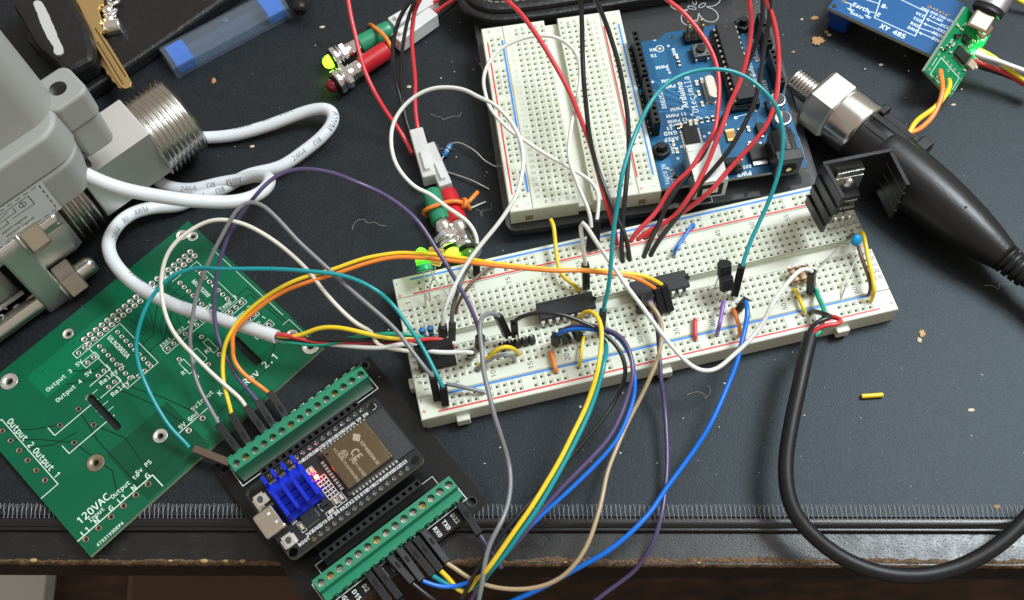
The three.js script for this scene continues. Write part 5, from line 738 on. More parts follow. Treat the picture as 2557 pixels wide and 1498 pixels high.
wire('blue jumper leaving the grey plug and bending round to the adapter', 'blue', D, [P('Q6', 1235, 725, 15), 'Q6', 1270, 690, 17, 1360, 640, 19, 1550, 602, 21, 1750, 592, 22, 1920, 612, 23, 2080, 655, 23.5, 'I', 360, 1110, 24, 430, 1162, 24, 500, 1262, 24, 534, 1370, 23.5, 546, 1460, 23, 'N', 972, 100, 22.5, 980, 190, 22, 966, 305, 21, 930, 430, 20, 868, 562, 19, 788, 662, 18, 680, 772, 17, 560, 885, 16, 450, 982, 15, 370, 1062, 14, 290, 1145, 12, 190, 1240, 8, 'Q4', 2220, 1020, 3.5, 2050, 1085, 2, 1900, 1130, 1.5, 1750, 1140, 2, 1600, 1105, 3, 1490, 1060, 4], [[P('Q4', 1480, 1062, 4), P('Q4', 1175, 650, 4), 2.5, 3, .2], [P('Q6', 1225, 725, 16.5), BB(19, 'b', 9.4)]]);
wire('tan jumper from the chip plug curving under the table edge to the adapter', 'tan', D, [P('I', 628, 880, 16), 'I', 660, 910, 17.5, 700, 960, 18, 735, 1015, 17, 748, 1090, 16, 742, 1200, 15, 712, 1330, 14, 670, 1430, 13, 'N', 1062, 200, 11.5, 1000, 330, 9.5, 930, 462, 8, 862, 620, 8, 812, 750, 9, 782, 900, 10, 750, 1020, 10, 700, 1160, 9, 630, 1272, 7, 530, 1362, 4, 400, 1408, 2, 250, 1415, 1, 120, 1392, 1, 'Q4', 2300, 1090, 1.5, 2050, 1012, 2.5, 1900, 905, 3.5, 1790, 835, 4.2], [[P('Q4', 1795, 838, 4.2), P('Q4', 1480, 430, 4.2), 2.5, 3, .3], [P('I', 626, 872, 18), BB(31, 'd', 9.4)]]);
wire('violet jumper hanging straight from the chip plug over the desk edge', 'purple', D, [P('I', 652, 850, 16), 'I', 668, 890, 17, 688, 960, 16, 710, 1070, 14, 722, 1200, 12.5, 731, 1330, 12, 740, 1470, 11, 'N', 1118, 150, 9.5, 1136, 350, 7, 1150, 550, 5.5, 1153, 700, 5, 1142, 850, 5, 1120, 1000, 5, 1080, 1130, 3, 1020, 1240, -1, 960, 1318, -5, 850, 1400, -9, 750, 1476, -12, 660, 1550, -16], [[P('I', 655, 846, 18), BB(32.4, 'd', 9.4)]]);
wire('bright blue jumper running from the front rail down past the desk edge', 'blue', .84, [P('I', 1365, 895, 16), 'I', 1378, 940, 17, 1380, 985, 17, 1366, 1060, 16, 1346, 1150, 15.5, 1320, 1260, 15, 1290, 1370, 14, 1250, 1470, 13, 'N', 1400, 475, 11, 1320, 605, 9, 1230, 730, 7.5, 1140, 852, 6.5, 1060, 972, 6, 980, 1060, 6, 890, 1142, 5, 780, 1222, 3.5, 650, 1292, 1, 500, 1376, -3, 400, 1428, -6, 290, 1476, -9, 180, 1530, -13], [[P('I', 1362, 885, 16.5), BB(44, 'a', 9.4)]]);
wire('grey jumper hooked from the pin header and running over the front rail off the desk', 'grey', .78, [P('H', 1065, 1115, 22), 'H', 1030, 1082, 24, 980, 1077, 25.5, 932, 1112, 27, 912, 1180, 28, 917, 1300, 28, 932, 1400, 28, 'P', 1068, 150, 28, 1085, 350, 28, 1110, 560, 27, 1140, 720, 26, 1180, 880, 25, 1220, 1050, 24, 1270, 1230, 22, 1320, 1380, 20, 'N', 130, 200, 18, 180, 400, 16, 222, 560, 14.5, 252, 700, 14, 262, 820, 14, 242, 950, 15, 200, 1052, 16, 150, 1142, 15, 118, 1250, 13, 100, 1380, 10, 80, 1476, 7, 60, 1560, 3], [[P('H', 1062, 1110, 22), P('H', 1140, 1275, 13), 2.5, 0]]);
wire('violet jumper in the lone plug at the right corner of the adapter', 'purple', D, ['Q4', 2215, 490, 5, 2260, 560, 5, 2310, 640, 4, 2400, 780, 2, 2480, 900, 0], [[P('Q4', 2205, 480, 5), P('Q4', 1950, 90, 4.6)]]);
wire('black jumper in the pale grey plug pointing off the near edge', 'black', D, ['Q4', 1365, 1095, 4, 1480, 1190, 3, 1640, 1310, 1, 1760, 1420, -2], [[P('Q4', 1355, 1090, 4), P('Q4', 1060, 760, 4), 2.5, 3, .3]]);
wire('black jumper in the last plugs beside the D2 print', 'black', D, ['Q4', 1215, 1290, 4, 1330, 1420, 1, 1420, 1520, -3], [[P('Q4', 1205, 1280, 4), P('Q4', 900, 880, 4)], [P('Q4', 1075, 1335, 4), P('Q4', 790, 950, 4)]]);
// --- solid link wires pushed into the large breadboard
const link = (label, c, a, b, h, r = .62) => { const m = a.clone().lerp(b, .5); m.y = h; const A = a.clone().setY(9.4), B = b.clone().setY(9.4); return wire(label, c, r, [a.clone().lerp(b, .03).setY(9), A.clone().lerp(B, .1).setY(h - .3), m, A.clone().lerp(B, .9).setY(h - .3), b.clone().lerp(a, .03).setY(9)], [], { bare: [[a.clone().setY(6.5), a.clone().lerp(b, .04).setY(9.6)], [b.clone().setY(6.5), b.clone().lerp(a, .04).setY(9.6)]], fine: 1.6, category: 'link wire' }); };
link('short blue link wire slanting between the back rail and the rows', 'blue', BB(42.1, 'p'), BB(37.9, 'i'), 12.2);
link('tiny red link wire crossing the blue line of the front rail', 'red', BB(37.8, 'a'), BB(37, '-'), 10.2, .7);
link('violet link wire arched over the blue line of the front rail', 'violet', BB(42, 'b'), BB(40, '-'), 14, .72);
link('orange link wire beside the bright blue jumper plug', 'orange', BB(43, 'a'), BB(42.8, '+'), 12, .72);
link('short orange link wire left of the number 20', 'orange', BB(18, 'a'), BB(18, '-'), 10.4, .8);
link('thin yellow link wire right of the number 20', 'yellow', BB(22.8, 'b'), BB(21.2, '-'), 11.2, .6);
link('short yellow link wire under the tan resistors', 'yellow', BB(52, 'b'), BB(52.1, 21), 10.6, .7);
link('brown link wire under the blue capacitor at the right end', 'brown', BB(62.3, -4.3), BB(61.4, 20.5), 13, .66);
link('yellow link wire bowed along the right end of the large breadboard', 'yellow', BB(63.4, 'f'), BB(61.3, 22.9), 14.5, .74);
wire('yellow wire arched over the black pin header', 'yellow', .74, [BB(8.2, 13.2, 9.4), 'P', 1160, 480, 12, 1230, 400, 15, 1320, 332, 17, 1400, 312, 17.5, 1480, 342, 15.5, 1530, 380, 12, BB(13.9, 11.5, 8.6)]);
wire('grey wire hooked below the yellow one at the pin header', 'grey', .6, [BB(7.8, 13.9, 8.6), 'P', 1100, 552, 11, 1200, 472, 13, 1330, 425, 14, 1450, 425, 13.5, 1508, 445, 12, 1498, 480, 10, BB(13, 14, 8)]);
wire('stiff grey link from the corner plug to the blue rail line', 'grey', .68, ['P', 655, 778, 12.5, 800, 805, 12, 1000, 852, 10.8, 1135, 880, 9.6], [], { bare: [['P', 1130, 879, 9.6, 1160, 886, 9.2, 1165, 900, 7]] });
wire('yellow jumper hanging from the half breadboard into the back rows', 'yellow', .74, ['S1', 850, 560, 15, 860, 535, 16.5, 876, 525, 17, 880, 600, 16, 890, 720, 14.5, 'I', 0, 690, 12, 50, 740, 11.5, 110, 775, 11, BB(24, -6.6, 8.6)]);
wire('bare silver wire lying at the orange twist', 'silver', .3, ['H', 835, 230, 2, 900, 200, 1.4, 960, 176, .8]);
// --- orange wire ties round the indicators
wire('orange wire tie over the far indicators', 'orange', .8, ['B', 955, 182, 1, 968, 185, 6, 985, 198, 10, 1030, 232, 11.2, 1075, 278, 10.5, 1102, 322, 10.4, 1118, 370, 8, 1122, 400, 3], [], { category: 'wire tie' });
wire('orange wire tie twisted round the near indicators', 'orange', .82, ['H', 478, 292, 1.5, 452, 275, 4, 455, 250, 8, 490, 228, 9.8, 560, 204, 10.4, 625, 182, 9.8, 700, 167, 10.2, 760, 172, 9.4, 790, 195, 7.5, 800, 215, 6], [], { category: 'wire tie' });
{ const o = scene.children[scene.children.length - 1]; put(o, 'twisted_tail', tubeOf(way(['H', 772, 165, 7, 792, 158, 9, 800, 190, 9, 782, 220, 8, 772, 200, 6.5, 810, 185, 8, 850, 145, 8, 893, 98, 7]), .82, .8), W('orange')); put(o, 'twisted_tail', tubeOf(way(['H', 805, 185, 8, 815, 210, 7, 830, 235, 5]), .82, 1.2), W('orange')); }

/* ------------------------------------------------------------------ cables */
{
  const pts = way([P('A', 545, 1225, 46), 'F', 572, 75, 45, 680, 128, 43, 800, 180, 40, 950, 224, 37, 1150, 262, 34, 1400, 298, 31, 'G', 100, 150, 28, 250, 172, 26, 400, 182, 24, 550, 165, 22, 670, 120, 20, 745, 65, 18, 768, 10, 16, 'B', 215, 1310, 13, 160, 1295, 10, 80, 1300, 7, 0, 1325, 5, 'A', 1600, 1350, 4, 1400, 1400, 3.4, 1150, 1330, 3, 1150, 1100, 3, 1300, 1030, 3, 1500, 1015, 3, 1700, 1002, 3.2, 'B', 0, 985, 3.2, 200, 928, 4, 400, 852, 5.5, 540, 805, 7, 640, 795, 8, 697, 822, 8.5, 702, 872, 8, 650, 960, 7, 550, 1055, 6, 450, 1128, 5.2, 300, 1232, 4.4, 'G', 560, -40, 3.6, 420, 55, 3, 250, 120, 2.8, 100, 165, 2.6, 'F', 1500, 325, 2.6, 1350, 338, 3, 1200, 340, 4.5, 1020, 370, 8, 900, 440, 13, 820, 540, 17, 788, 620, 18, 812, 710, 18, 880, 810, 17, 1000, 920, 16, 1200, 1030, 15, 1400, 1110, 14, 'G', 0, 1022, 13.4, 200, 1090, 13, 400, 1152, 13, 600, 1208, 14, 820, 1282, 15]);
  const o = thing('white_cable', 'thick white multicore cable looping from the grey valve motor to the boards', 'cable', [pts[0].x, 0, pts[0].z]);
  const curve = smoothCurve(pts, 5), len = curve.getLength();
  const tex = sheet(0, 0, len, 15, 4, '#d5d9dd', (T) => { for (let x = 8; x < len; x += 41) { T.text('AWM', x + 6, 9.6, 2.2, x < 60 || x > 280 ? 180 : 0, '#4b4f56'); T.text('RU', x + 15.5, 9.6, 2.0, x < 60 || x > 280 ? 180 : 0, '#4b4f56'); T.text('2464', x + 24, 9.6, 2.0, 180, '#5b5f66'); } T.text('LM', len - 12, 9.2, 2.6, 0, '#33363c', 'sans-serif', 'bold'); for (let i = 0; i < 200; i++) T.circ(ran(0, len), ran(0, 15), ran(.1, .5), 'rgba(120,110,100,.10)'); });
  tex.wrapT = THREE.RepeatWrapping;
  const g = new THREE.TubeGeometry(curve, 520, 2.38, 20, false);
  put(o, 'sheath', g, mat([1, 1, 1], .36, 0, { map: tex, clearcoat: .2, clearcoatRoughness: .4 }));
  const e = curve.getPointAt(1), t = curve.getTangentAt(1); put(o, 'sheath_end', along(lathX([[0, -.1], [1.7, -.1], [1.7, .25], [2.38, .25], [2.38, -.4]], 20), e, e.clone().add(t)), mat([.6, .6, .6], .5));
  const core = (c, list, r = .78) => { const w = way(['G', 800, 1276, 15.0]); put(o, 'core_wire', tubeOf([...w, ...way(list)], r, .7, 10, true, 2.5), W(c)); };
  core('yellow', ['G', 840, 1278, 16, 940, 1283, 16.5, 1050, 1258, 18, 1150, 1216, 20, 1250, 1202, 21, 1380, 1214, 21.5, 1500, 1242, 21, 1640, 1275, 20, 'H', 0, 1262, 19.5, 120, 1286, 19, 250, 1297, 18, 340, 1300, 17, 'P', 380, 235, 16, 430, 290, 14]);
  core('red', ['G', 840, 1262, 16.6, 920, 1272, 17, 1020, 1298, 16.5, 1150, 1322, 16, 1300, 1330, 15.6, 1450, 1332, 15.6, 1600, 1332, 15.6, 'H', 100, 1330, 16, 250, 1322, 17, 'P', 400, 238, 18, 540, 226, 18.5, 640, 240, 18, 705, 285, 16.5, 752, 335, 14]);
  core('black', ['G', 850, 1296, 15.6, 1000, 1303, 16, 1200, 1303, 17, 1400, 1306, 17.5, 1700, 1312, 17.5, 'H', 100, 1310, 17.5, 'P', 200, 246, 17, 380, 252, 17, 500, 272, 16, 560, 335, 13.5]);
  core('green', ['G', 850, 1308, 15, 1000, 1335, 15, 1130, 1348, 15, 1250, 1340, 15.6, 1400, 1302, 17, 1500, 1282, 18, 1650, 1266, 19, 'H', 0, 1280, 19.5, 150, 1257, 19.5, 300, 1262, 18.5, 'P', 320, 190, 17, 395, 220, 15.5, 470, 290, 13.5]);
  core('white', ['G', 850, 1316, 14.6, 1000, 1328, 14.6, 1200, 1338, 14.6, 1350, 1352, 15, 1550, 1370, 16, 'H', 0, 1382, 17, 120, 1372, 18, 'P', 120, 288, 18.5, 220, 286, 18, 300, 325, 18, 380, 362, 18, 480, 384, 18.5, 620, 392, 18.5, 800, 391, 18, 900, 387, 17.5, 985, 398, 16]);
  plugParts(o, P('P', 960, 395, 16.5), BB(7.6, 'c', 9.6), 2.5, 3);
}
{
  const pts = way([P('J', 488, 1345, 16), 'O', 513, 10, 17, 490, 130, 17, 452, 300, 16, 418, 480, 15, 399, 620, 14, 404, 780, 13, 444, 930, 11.5, 522, 1035, 10, 622, 1130, 8.5, 742, 1215, 7, 900, 1287, 6, 1050, 1322, 5.5, 1200, 1330, 5.5, 1350, 1308, 5.5, 1500, 1260, 6, 1650, 1180, 7, 1770, 1090, 8, 1880, 980, 9, 1980, 860, 10]);
  const o = thing('black_cable', 'thick black round cable looping over the right front edge of the desk', 'cable', [pts[5].x, 0, pts[5].z]);
  put(o, 'sheath', tubeOf(pts, 2.42, .9, 24, true, 5), M.rubber);
  const core = (c, list, bare) => { put(o, 'core_wire', tubeOf(way(['J', 484, 1420, 16.4, ...list]), .8, 1, 10, true, 1.6), W(c)); void bare; };
  core('black', ['J', 468, 1350, 17.5, 490, 1290, 19, 560, 1240, 20, 620, 1222, 19.5, 640, 1212, 18.5, 600, 1195, 17, 540, 1180, 14, 490, 1170, 10.5, BB(53, 20.6, 8.4)]);
  core('red', ['J', 492, 1350, 17.2, 530, 1302, 18.5, 600, 1275, 19.2, 680, 1266, 19, 714, 1250, 18.4, 700, 1228, 17.6, 650, 1213, 16.5, 600, 1207, 15]);
  core('green', ['J', 502, 1368, 17, 545, 1330, 17.8, 566, 1312, 17.4, 562, 1290, 16.6, 575, 1240, 15.5, 586, 1190, 14.5, 572, 1130, 13.5, 545, 1080, 12.5, 530, 1030, 11, BB(55, 13.2, 8.4)]);
}
/* ------------------------------------------------------------------ pressure sensor and its moulded plug */
{
  const A = P('E', 55, 575, 11.5), B = P('E', 590, 985, 12.5), o = thing('pressure_sensor', 'steel pressure sensor with hexagon body and threaded stub', 'sensor', A); aim(o, A, B);
  const Lb = A.distanceTo(B); const th = [[0, 0], [3.0, .1]]; for (let i = 0; i < 8; i++) th.push([4.2, .8 + i * 1.4], [4.8, 1.4 + i * 1.4], [4.8, 1.65 + i * 1.4]); th.push([4.2, 12.2], [4.2, 14], [0, 14]);
  part(o, 'thread_stub', lathX(th, 36), M.steel); part(o, 'orifice', lathX([[0, -.02], [1.1, -.02], [1.2, .3], [0, .3]], 18), mat([.35, .16, .08], .5));
  const hx = lathX([[0, 13], [11.4, 13], [12.4, 14.2], [12.6, 14.4], [12.6, 23.4], [12.4, 23.7], [11.4, 24.6], [0, 24.6]], 6).toNonIndexed(); hx.computeVertexNormals();
  part(o, 'hexagon', boxUV(hx, 20), mat([.58, .565, .535], .36, 1, { bumpMap: scuff, bumpScale: .00003 }), undefined, [.12, 0, 0]);
  part(o, 'cylinder', lathX([[0, 24], [11.0, 24], [11.2, 24.6], [11.2, Lb - 1.8], [10.9, Lb - .6], [10.0, Lb], [0, Lb]], 56), M.steel);
  part(o, 'socket_body', [lathX([[0, Lb - 1], [8.6, Lb - 1], [8.6, Lb + 16], [0, Lb + 16]], 28), ...[-.9, -.3, .3, .9, 1.5].map((a) => box(15, 1.2, 2.2, Lb + 7, 8.6 * Math.cos(a), 8.6 * Math.sin(a)).translate(0, 0, 0))], M.blackPlastic);
}
{
  const A = P('J', 1030, 40, 12), B = P('J', 1560, 480, 11.5), o = thing('cable_plug', 'large black moulded plug tapering into the cable at the right edge', 'plug', A); aim(o, A, B);
  const k = .96; part(o, 'moulded_body', lathX([[0, -14], [8.8, -14], [9.3, -13], [9.6, -2], [10.6, -1.6], [11.0, -.6], [11.2, 2], [11.3, 10], [11, 20], [10.2, 30], [9.0, 39], [7.4, 47], [5.8, 53], [5.4, 54.5], [0, 54.5]].map(([r, x]) => [r * k, x]), 48), mat([.010, .010, .011], .36, 0, { bumpMap: grain, bumpScale: .00006, specularIntensity: .8 }));
  const rb = [[0, 54]]; for (let i = 0; i < 4; i++) rb.push([5.2 - .2 * i, 54 + i * 2.6], [5.2 - .2 * i, 55.7 + i * 2.6], [4.1 - .1 * i, 55.8 + i * 2.6], [4.1 - .1 * i, 56.5 + i * 2.6]); rb.push([3.6, 65], [3.2, 110], [0, 110]); part(o, 'strain_relief', lathX(rb, 30), M.rubber);
  part(o, 'locking_latch', [rbox(17, 3, 5, .8, -3, 3, -11), rbox(5, 5, 6, .8, 6.5, 3, -11.4), rbox(3, 6, 5, .8, -12, 5, -10.5)], M.blackPlastic); part(o, 'parting_line', lathX([[9.72, -2.2], [9.74, -2.0], [9.72, -1.8]], 40), M.deep);
  part(o, 'moulded_dot', lathe([[0, .0], [.5, .1], [.55, -.2]], 12).translate(34, 9.2, 1), M.deep);
}
/* ------------------------------------------------------------------ blue and green converter boards at the top right */
{
  const A = P('E', 318, 52, 12), B = P('E', 1085, 408, 12), dir = B.clone().sub(A).setY(0).normalize(), turn = -Math.atan2(dir.z, dir.x);
  const o = thing('serial_board', 'blue converter board lying face down with white printing XY 485', 'circuit board', [A.x, 10.4, A.z], turn);   // local x along the lower edge, z < 0 away
  const ink = '#dfeaf5', toL = (v, x, y) => { const p = P(v, x, y, 12).sub(V3(A.x, 12, A.z)); return [p.x * Math.cos(turn) - p.z * Math.sin(turn), p.x * Math.sin(turn) + p.z * Math.cos(turn)]; };
  pcb(o, [[0, -30], [44, -30], [44, 0], [0, 0]], 0, -30, 44, 30, 26, '#005088', (T) => {
    T.rect(0, -30, 44, 0, '#005088'); for (let i = 0; i < 12; i++) T.line([[ran(24, 42), ran(-10, -1)], [ran(24, 42), ran(-10, -1)]], .25, '#034c86');
    const q = (s, v, x, y, z, a = 0, mirror = 1) => { const p = toL(v, x, y); T.text(s, p[0], p[1], z, a, ink, 'sans-serif', 'bold', mirror); };
    const l = (...p) => T.line(p.map((k) => toL('E', k[0], k[1])), .34, ink);
    q('XY  485', 'E', 795, 230, 2.3); q('B-', 'E', 735, 48, 2.0); q('E', 'E', 690, 108, 2.0); q('Earth', 'E', 560, 55, 2.0); q('VCC', 'E', 1000, 108, 1.5); q('TXD', 'E', 980, 145, 1.5); q('RXD', 'E', 960, 182, 1.5); q('DNG', 'E', 945, 215, 1.5); q('VCC', 'E', 1180, 195, 1.5); q('TXD', 'E', 1158, 228, 1.5); q('RXD', 'E', 1142, 262, 1.5); q('DNG', 'E', 1125, 296, 1.5); q('DNG RXD TXD VCC', 'E', 1125, 110, 1.15); q('3.3-30V', 'E', 1115, 135, 1.2);
    l([720, -60], [690, 40], [660, 130], [960, 265], [1050, 90], [760, -50]); for (const [a, b, c, d] of [[1145, 185, 1045, 138], [1122, 215, 1025, 172], [1000, 208, 1108, 245], [1090, 282, 990, 238]]) { l([a, b], [c, d]); l([c + (a > c ? 16 : -20), d], [c, d], [c + (a > c ? 14 : -10), d + (a > c ? 16 : -14)]); }
    l([580, -10], [690, 25]); l([430, 10], [490, 30], [482, 62]); l([460, 60], [510, 76]); l([470, 70], [500, 84]); l([660, 92], [625, 85], [612, 112]); l([590, 110], [635, 128]); l([600, 122], [625, 135]); q('EARTH', 'E', 530, 112, 1.3);
    const k = toL('E', 362, 42); T.circ(k[0], k[1], 1.3, '#0b3d6a');
  }, [[...toL('E', 362, 42), .95]], mat([.42, .44, .34], .6), .35);
  const jt = mm(lathe([[1.0, 0], [.7, .5], [.2, .8]], 14)); for (const [x, y] of [[1065, 48], [1110, 68], [1155, 90], [1200, 112], [430, 5]]) { const p = toL('E', x, y); part(o, 'solder_joint', jt, M.solder, [p[0], 1.6, p[1]]); }
  for (const [x, y] of [[1222, 212], [1205, 240], [1190, 270]]) { const p = toL('E', x, y); part(o, 'solder_joint', jt, M.solder, [p[0], 1.6, p[1]]); }
  part(o, 'terminal_block', [rbox(7.5, 10, 24, .4, 5.2, -5.1, -13.5), rbox(4, 4, 24, .3, 2.5, -3, -13.2)], mat([.004, .05, .33], .4));
  part(o, 'pin_strip', rbox(2.5, 10.2, 11, .2, 38, -5.2, -14), M.blackPlastic);
}
{
  const A = P('R4', 300, 1085, 16), B = P('R4', 940, 100, 24), Cc = P('R4', 690, 1505, 5.5), w = A.distanceTo(Cc), hgt = A.distanceTo(B);   // propped up on the edge of the blue board
  const ex = Cc.clone().sub(A).normalize(), ez0 = A.clone().sub(B).normalize(), ey = ez0.clone().cross(ex).normalize(), ez = ex.clone().cross(ey), A0 = A.clone().addScaledVector(ey, -1.6);
  const o = thing('usb_serial_board', 'small green circuit board with a lit green lamp and a plugged USB cable', 'circuit board', A0); o.quaternion.setFromRotationMatrix(new THREE.Matrix4().makeBasis(ex, ey, ez)); o.userData.top = 1.6;
  const toL = (x, y, h = 1.6) => onPlane(o, 'R4', x, y, h);
  const ink = '#d8ebdf';
  pcb(o, [[0, -hgt], [w, -hgt], [w, 0], [0, 0]], 0, -hgt, w, hgt, 40, '#0a8050', (T) => {
    T.rect(0, -hgt, w, 0, '#0b8453'); for (let i = 0; i < 24; i++) { const x = ran(0, w), z = ran(-hgt, 0); T.line([[x, z], [x + ran(-2, 2), z + ran(-2, 2)]], .2, '#0a6a44'); }
    const l = (...p) => T.line(p.map((k) => toL(...k)), .28, ink); l([555, 885], [390, 1135], [700, 1440]); l([555, 885], [830, 1195], [730, 1370]); l([415, 1005], [490, 890]); l([760, 1390], [840, 1275]); const k = toL(485, 1180); T.text('+', k[0], k[1], 2.0, 0, ink, 'sans-serif', 'bold');
    for (const [x, y] of [[380, 1060], [520, 830], [600, 880], [655, 950], [710, 1005], [762, 1065], [825, 1130], [870, 1225], [665, 1080], [740, 1440]]) { const p = toL(x, y); T.circ(p[0], p[1], .55, '#b9b7a4'); T.circ(p[0], p[1], .3, '#21402f'); }
  }, [[...toL(665, 1080), .35]], mat([.40, .52, .36], .6), .3);
  const on = (name, x, y, wd, ht, dp, m, r = 0) => { const p = toL(x, y); return part(o, name, rbox(wd, ht, dp, Math.min(.12, ht / 3), 0, ht / 2, 0), m, [p[0], 1.6, p[1]], [0, r, 0]); };
  const ch = on('interface_chip', 850, 845, 4.0, 1.5, 6.6, M.chipBlack, 1.57); const lg = mm(box(.3, .2, .9)); for (let i = 0; i < 10; i++) for (const s of [-2.4, 2.4]) part(ch, 'leg', lg, M.tin, [-2.9 + .64 * i, .3, s].map((v, k) => k === 0 ? v : v));
  ch.rotation.y = 0; ch.geometry = mm(rbox(6.6, 1.5, 4.0, .12, 0, .75, 0));
  on('driver_chip', 920, 600, 3, 1, 2.6, M.chipBlack); on('transistor', 795, 550, 2.8, 1.1, 1.5, M.chipBlack, .8); on('diode', 600, 765, 1.2, .8, .8, M.chipBlack);
  for (const [x, y, m, r] of [[805, 395, M.ceramic, 0], [860, 450, M.ceramic, .3], [700, 640, M.ceramic, 1.5], [735, 690, M.ceramic, 1.5], [655, 715, M.chipBlack, 0], [1000, 690, M.ceramic, 1], [940, 720, M.chipBlack, 1], [690, 800, M.ceramic, .5], [1010, 830, M.ceramic, .4], [905, 1075, M.ceramic, .4], [915, 375, M.ceramic, 1.2], [1080, 640, M.chipBlack, .5], [565, 750, M.tin, 0], [1045, 620, M.ceramic, .3]]) { const p = toL(x, y); smd(o, 'capacitor', p[0], p[1], r, m, .95); }
  const bt = on('side_button', 985, 990, 3.4, 1.8, 3.0, M.ceramic); part(bt, 'button_cap', cyl(.95, 1.5, 0, 0, 0, 16).rotateZ(Math.PI / 2).translate(2.0, 1.0, -.4), mat([.68, .62, .42], .5));
  const pl = toL(1110, 805); part(o, 'status_led', rbox(1.7, 1.0, 1.2, .3, pl[0], 2.2, pl[1]), ledGlow('green_status_led', [.45, 1, .6], 12));
  const pl2 = toL(1185, 610); part(o, 'power_led', rbox(1.3, .7, 1, .2, pl2[0], 2.0, pl2[1]), ledGlow('green_power_led', [.08, 1, .15], 3));
  o.updateMatrixWorld(true); const wl = (x, y, z) => o.localToWorld(V3(x * U, y * U, z * U)).multiplyScalar(1000);
  lampAt('green_status_light', [.2, 1, .35], .00009, wl(pl[0] + .4, 4.2, pl[1] - .4)); lampAt('green_power_light', [.08, 1, .15], .00006, wl(pl2[0], 3.4, pl2[1]));
  const u = toL(1090, 420), e = toL(1240, 260), ua = -Math.atan2(e[1] - u[1], e[0] - u[0]);
  part(o, 'usb_port', [rbox(7.4, 3.2, 8.9, 1.2, 0, 1.7, 0)], mat([.72, .60, .48], .2, 1, { bumpMap: scuff, bumpScale: .00002 }), [u[0] + .6, 1.6, u[1] - .8], [0, ua, 0]);
  for (const [x, y] of [[540, 1090], [675, 1235]]) { const p = toL(x, y); part(o, 'solder_joint', lathe([[1.0, 0], [.75, .5], [.3, .9]], 14), M.solder, [p[0], 1.6, p[1]]); }
}
{ // the USB plug and its grey metal grip
  const A = P('R4', 1100, 440, 22), B = P('R4', 1480, -170, 28), o = thing('usb_cable_plug', 'grey metal USB cable plug pushed into the small green board', 'plug', A); aim(o, A, B);
  part(o, 'metal_tongue', rbox(8, 2.6, 7.8, 1.1, 3.4, 0, 0), mat([.75, .66, .56], .18, 1));
  const ov = (r, x0, x1, m, n) => part(o, n, lathX([[0, x0], [r - .5, x0], [r, x0 + .5], [r, x1], [0, x1]], 40).scale(1, .62, 1.05), m);
  ov(5.5, 6.6, 9.2, M.blackPlastic, 'black_collar'); ov(5.9, 9.0, 42, mat([.36, .34, .37], .32, .85, { bumpMap: grain, bumpScale: .00004 }), 'metal_grip');
}
wire('orange wire twisted with a yellow one below the small green board', 'orange', .95, ['R4', 545, 1090, 15, 555, 1180, 17.5, 575, 1290, 18, 578, 1420, 18, 'E', 1160, 690, 18, 1130, 780, 17, 1085, 865, 16, 1020, 930, 16, 950, 975, 16.5, 880, 985, 16.5, 825, 1020, 16, 785, 1075, 15, 760, 1120, 13]);
wire('yellow wire twisted with an orange one below the small green board', 'yellow', .95, ['R4', 675, 1230, 11.5, 690, 1290, 14.5, 665, 1390, 16, 'E', 1190, 690, 17, 1140, 760, 16.5, 1070, 820, 16.5, 1000, 865, 17, 945, 920, 18, 915, 985, 17.5, 870, 1045, 16.5, 810, 1095, 15, 770, 1145, 13]);
wire('white wire leaving the small green board towards the right edge', 'white', .95, ['E', 1400, 395, 13, 1440, 412, 13, 1550, 442, 13, 1650, 480, 12.5, 1762, 520, 12, 1850, 560, 11]);
wire('yellow wire crossing under the white one at the right edge', 'yellow', .95, ['E', 1420, 365, 12, 1470, 385, 12, 1550, 430, 11, 1650, 512, 10, 1762, 590, 9, 1850, 650, 8]);
wire('red wire below the white one at the right edge', 'red', .95, ['E', 1390, 440, 11, 1440, 465, 11, 1520, 495, 9.5, 1600, 528, 8, 1700, 580, 7, 1770, 625, 6.5, 1850, 670, 6]);
wire('black wire lowest of the four leaving the small green board', 'black', .95, ['E', 1390, 470, 9, 1450, 497, 8, 1550, 525, 7.4, 1650, 560, 7, 1762, 610, 6.6, 1850, 645, 6.4]);
wire('yellow wire crossing the top right corner', 'yellow', .95, ['E', 1660, -40, 6, 1720, 0, 5, 1780, 30, 4, 1840, 60, 3]);

/* ------------------------------------------------------------------ parts standing on the large breadboard */
const onBB = (name, label, cat, c, row, turn = 0, group) => thing(name, label, cat, BB(c, row, 8.5), BBA + turn, group);
const dipLeg = mm(merge([rbox(1.3, .9, .35, .1, 0, 1.7, 0), rbox(.55, 3.6, .28, .06, 0, -.3, .1), rbox(1.3, .3, .8, .1, 0, 2.1, -.4)]));
function dip(label, c0, n, dark) {
  const o = onBB('logic_chip', label, 'chip', c0 + (n / 2 - 1) / 2, 0), L = n / 2 * 2.54 - .6;
  const b = part(o, 'package', rbox(L, 3.3, 6.5, .28, 0, 2.9, 0), M.chipBlack); part(b, 'pin_one_dot', lathe([[0, 0], [.8, .0], [.95, .06]], 18).translate(L / 2 - 1.9, 4.5, dark), mat([.012, .012, .013], .35)); part(b, 'end_notch', cyl(.95, .1, L / 2 - .1, 4.53, 0, 16), M.deep);
  for (let i = 0; i < n / 2; i++) for (const s of [-1, 1]) part(o, 'leg', dipLeg, M.tin, [(i - (n / 2 - 1) / 2) * 2.54, 1.2, 3.72 * s], [0, s > 0 ? 0 : Math.PI, 0]);
}
dip('black sixteen pin chip with a streaked top left of the teal plug', 18, 16, -1.9); dip('black chip half covered by plugs of the yellow and orange jumpers', 31, 16, 0);
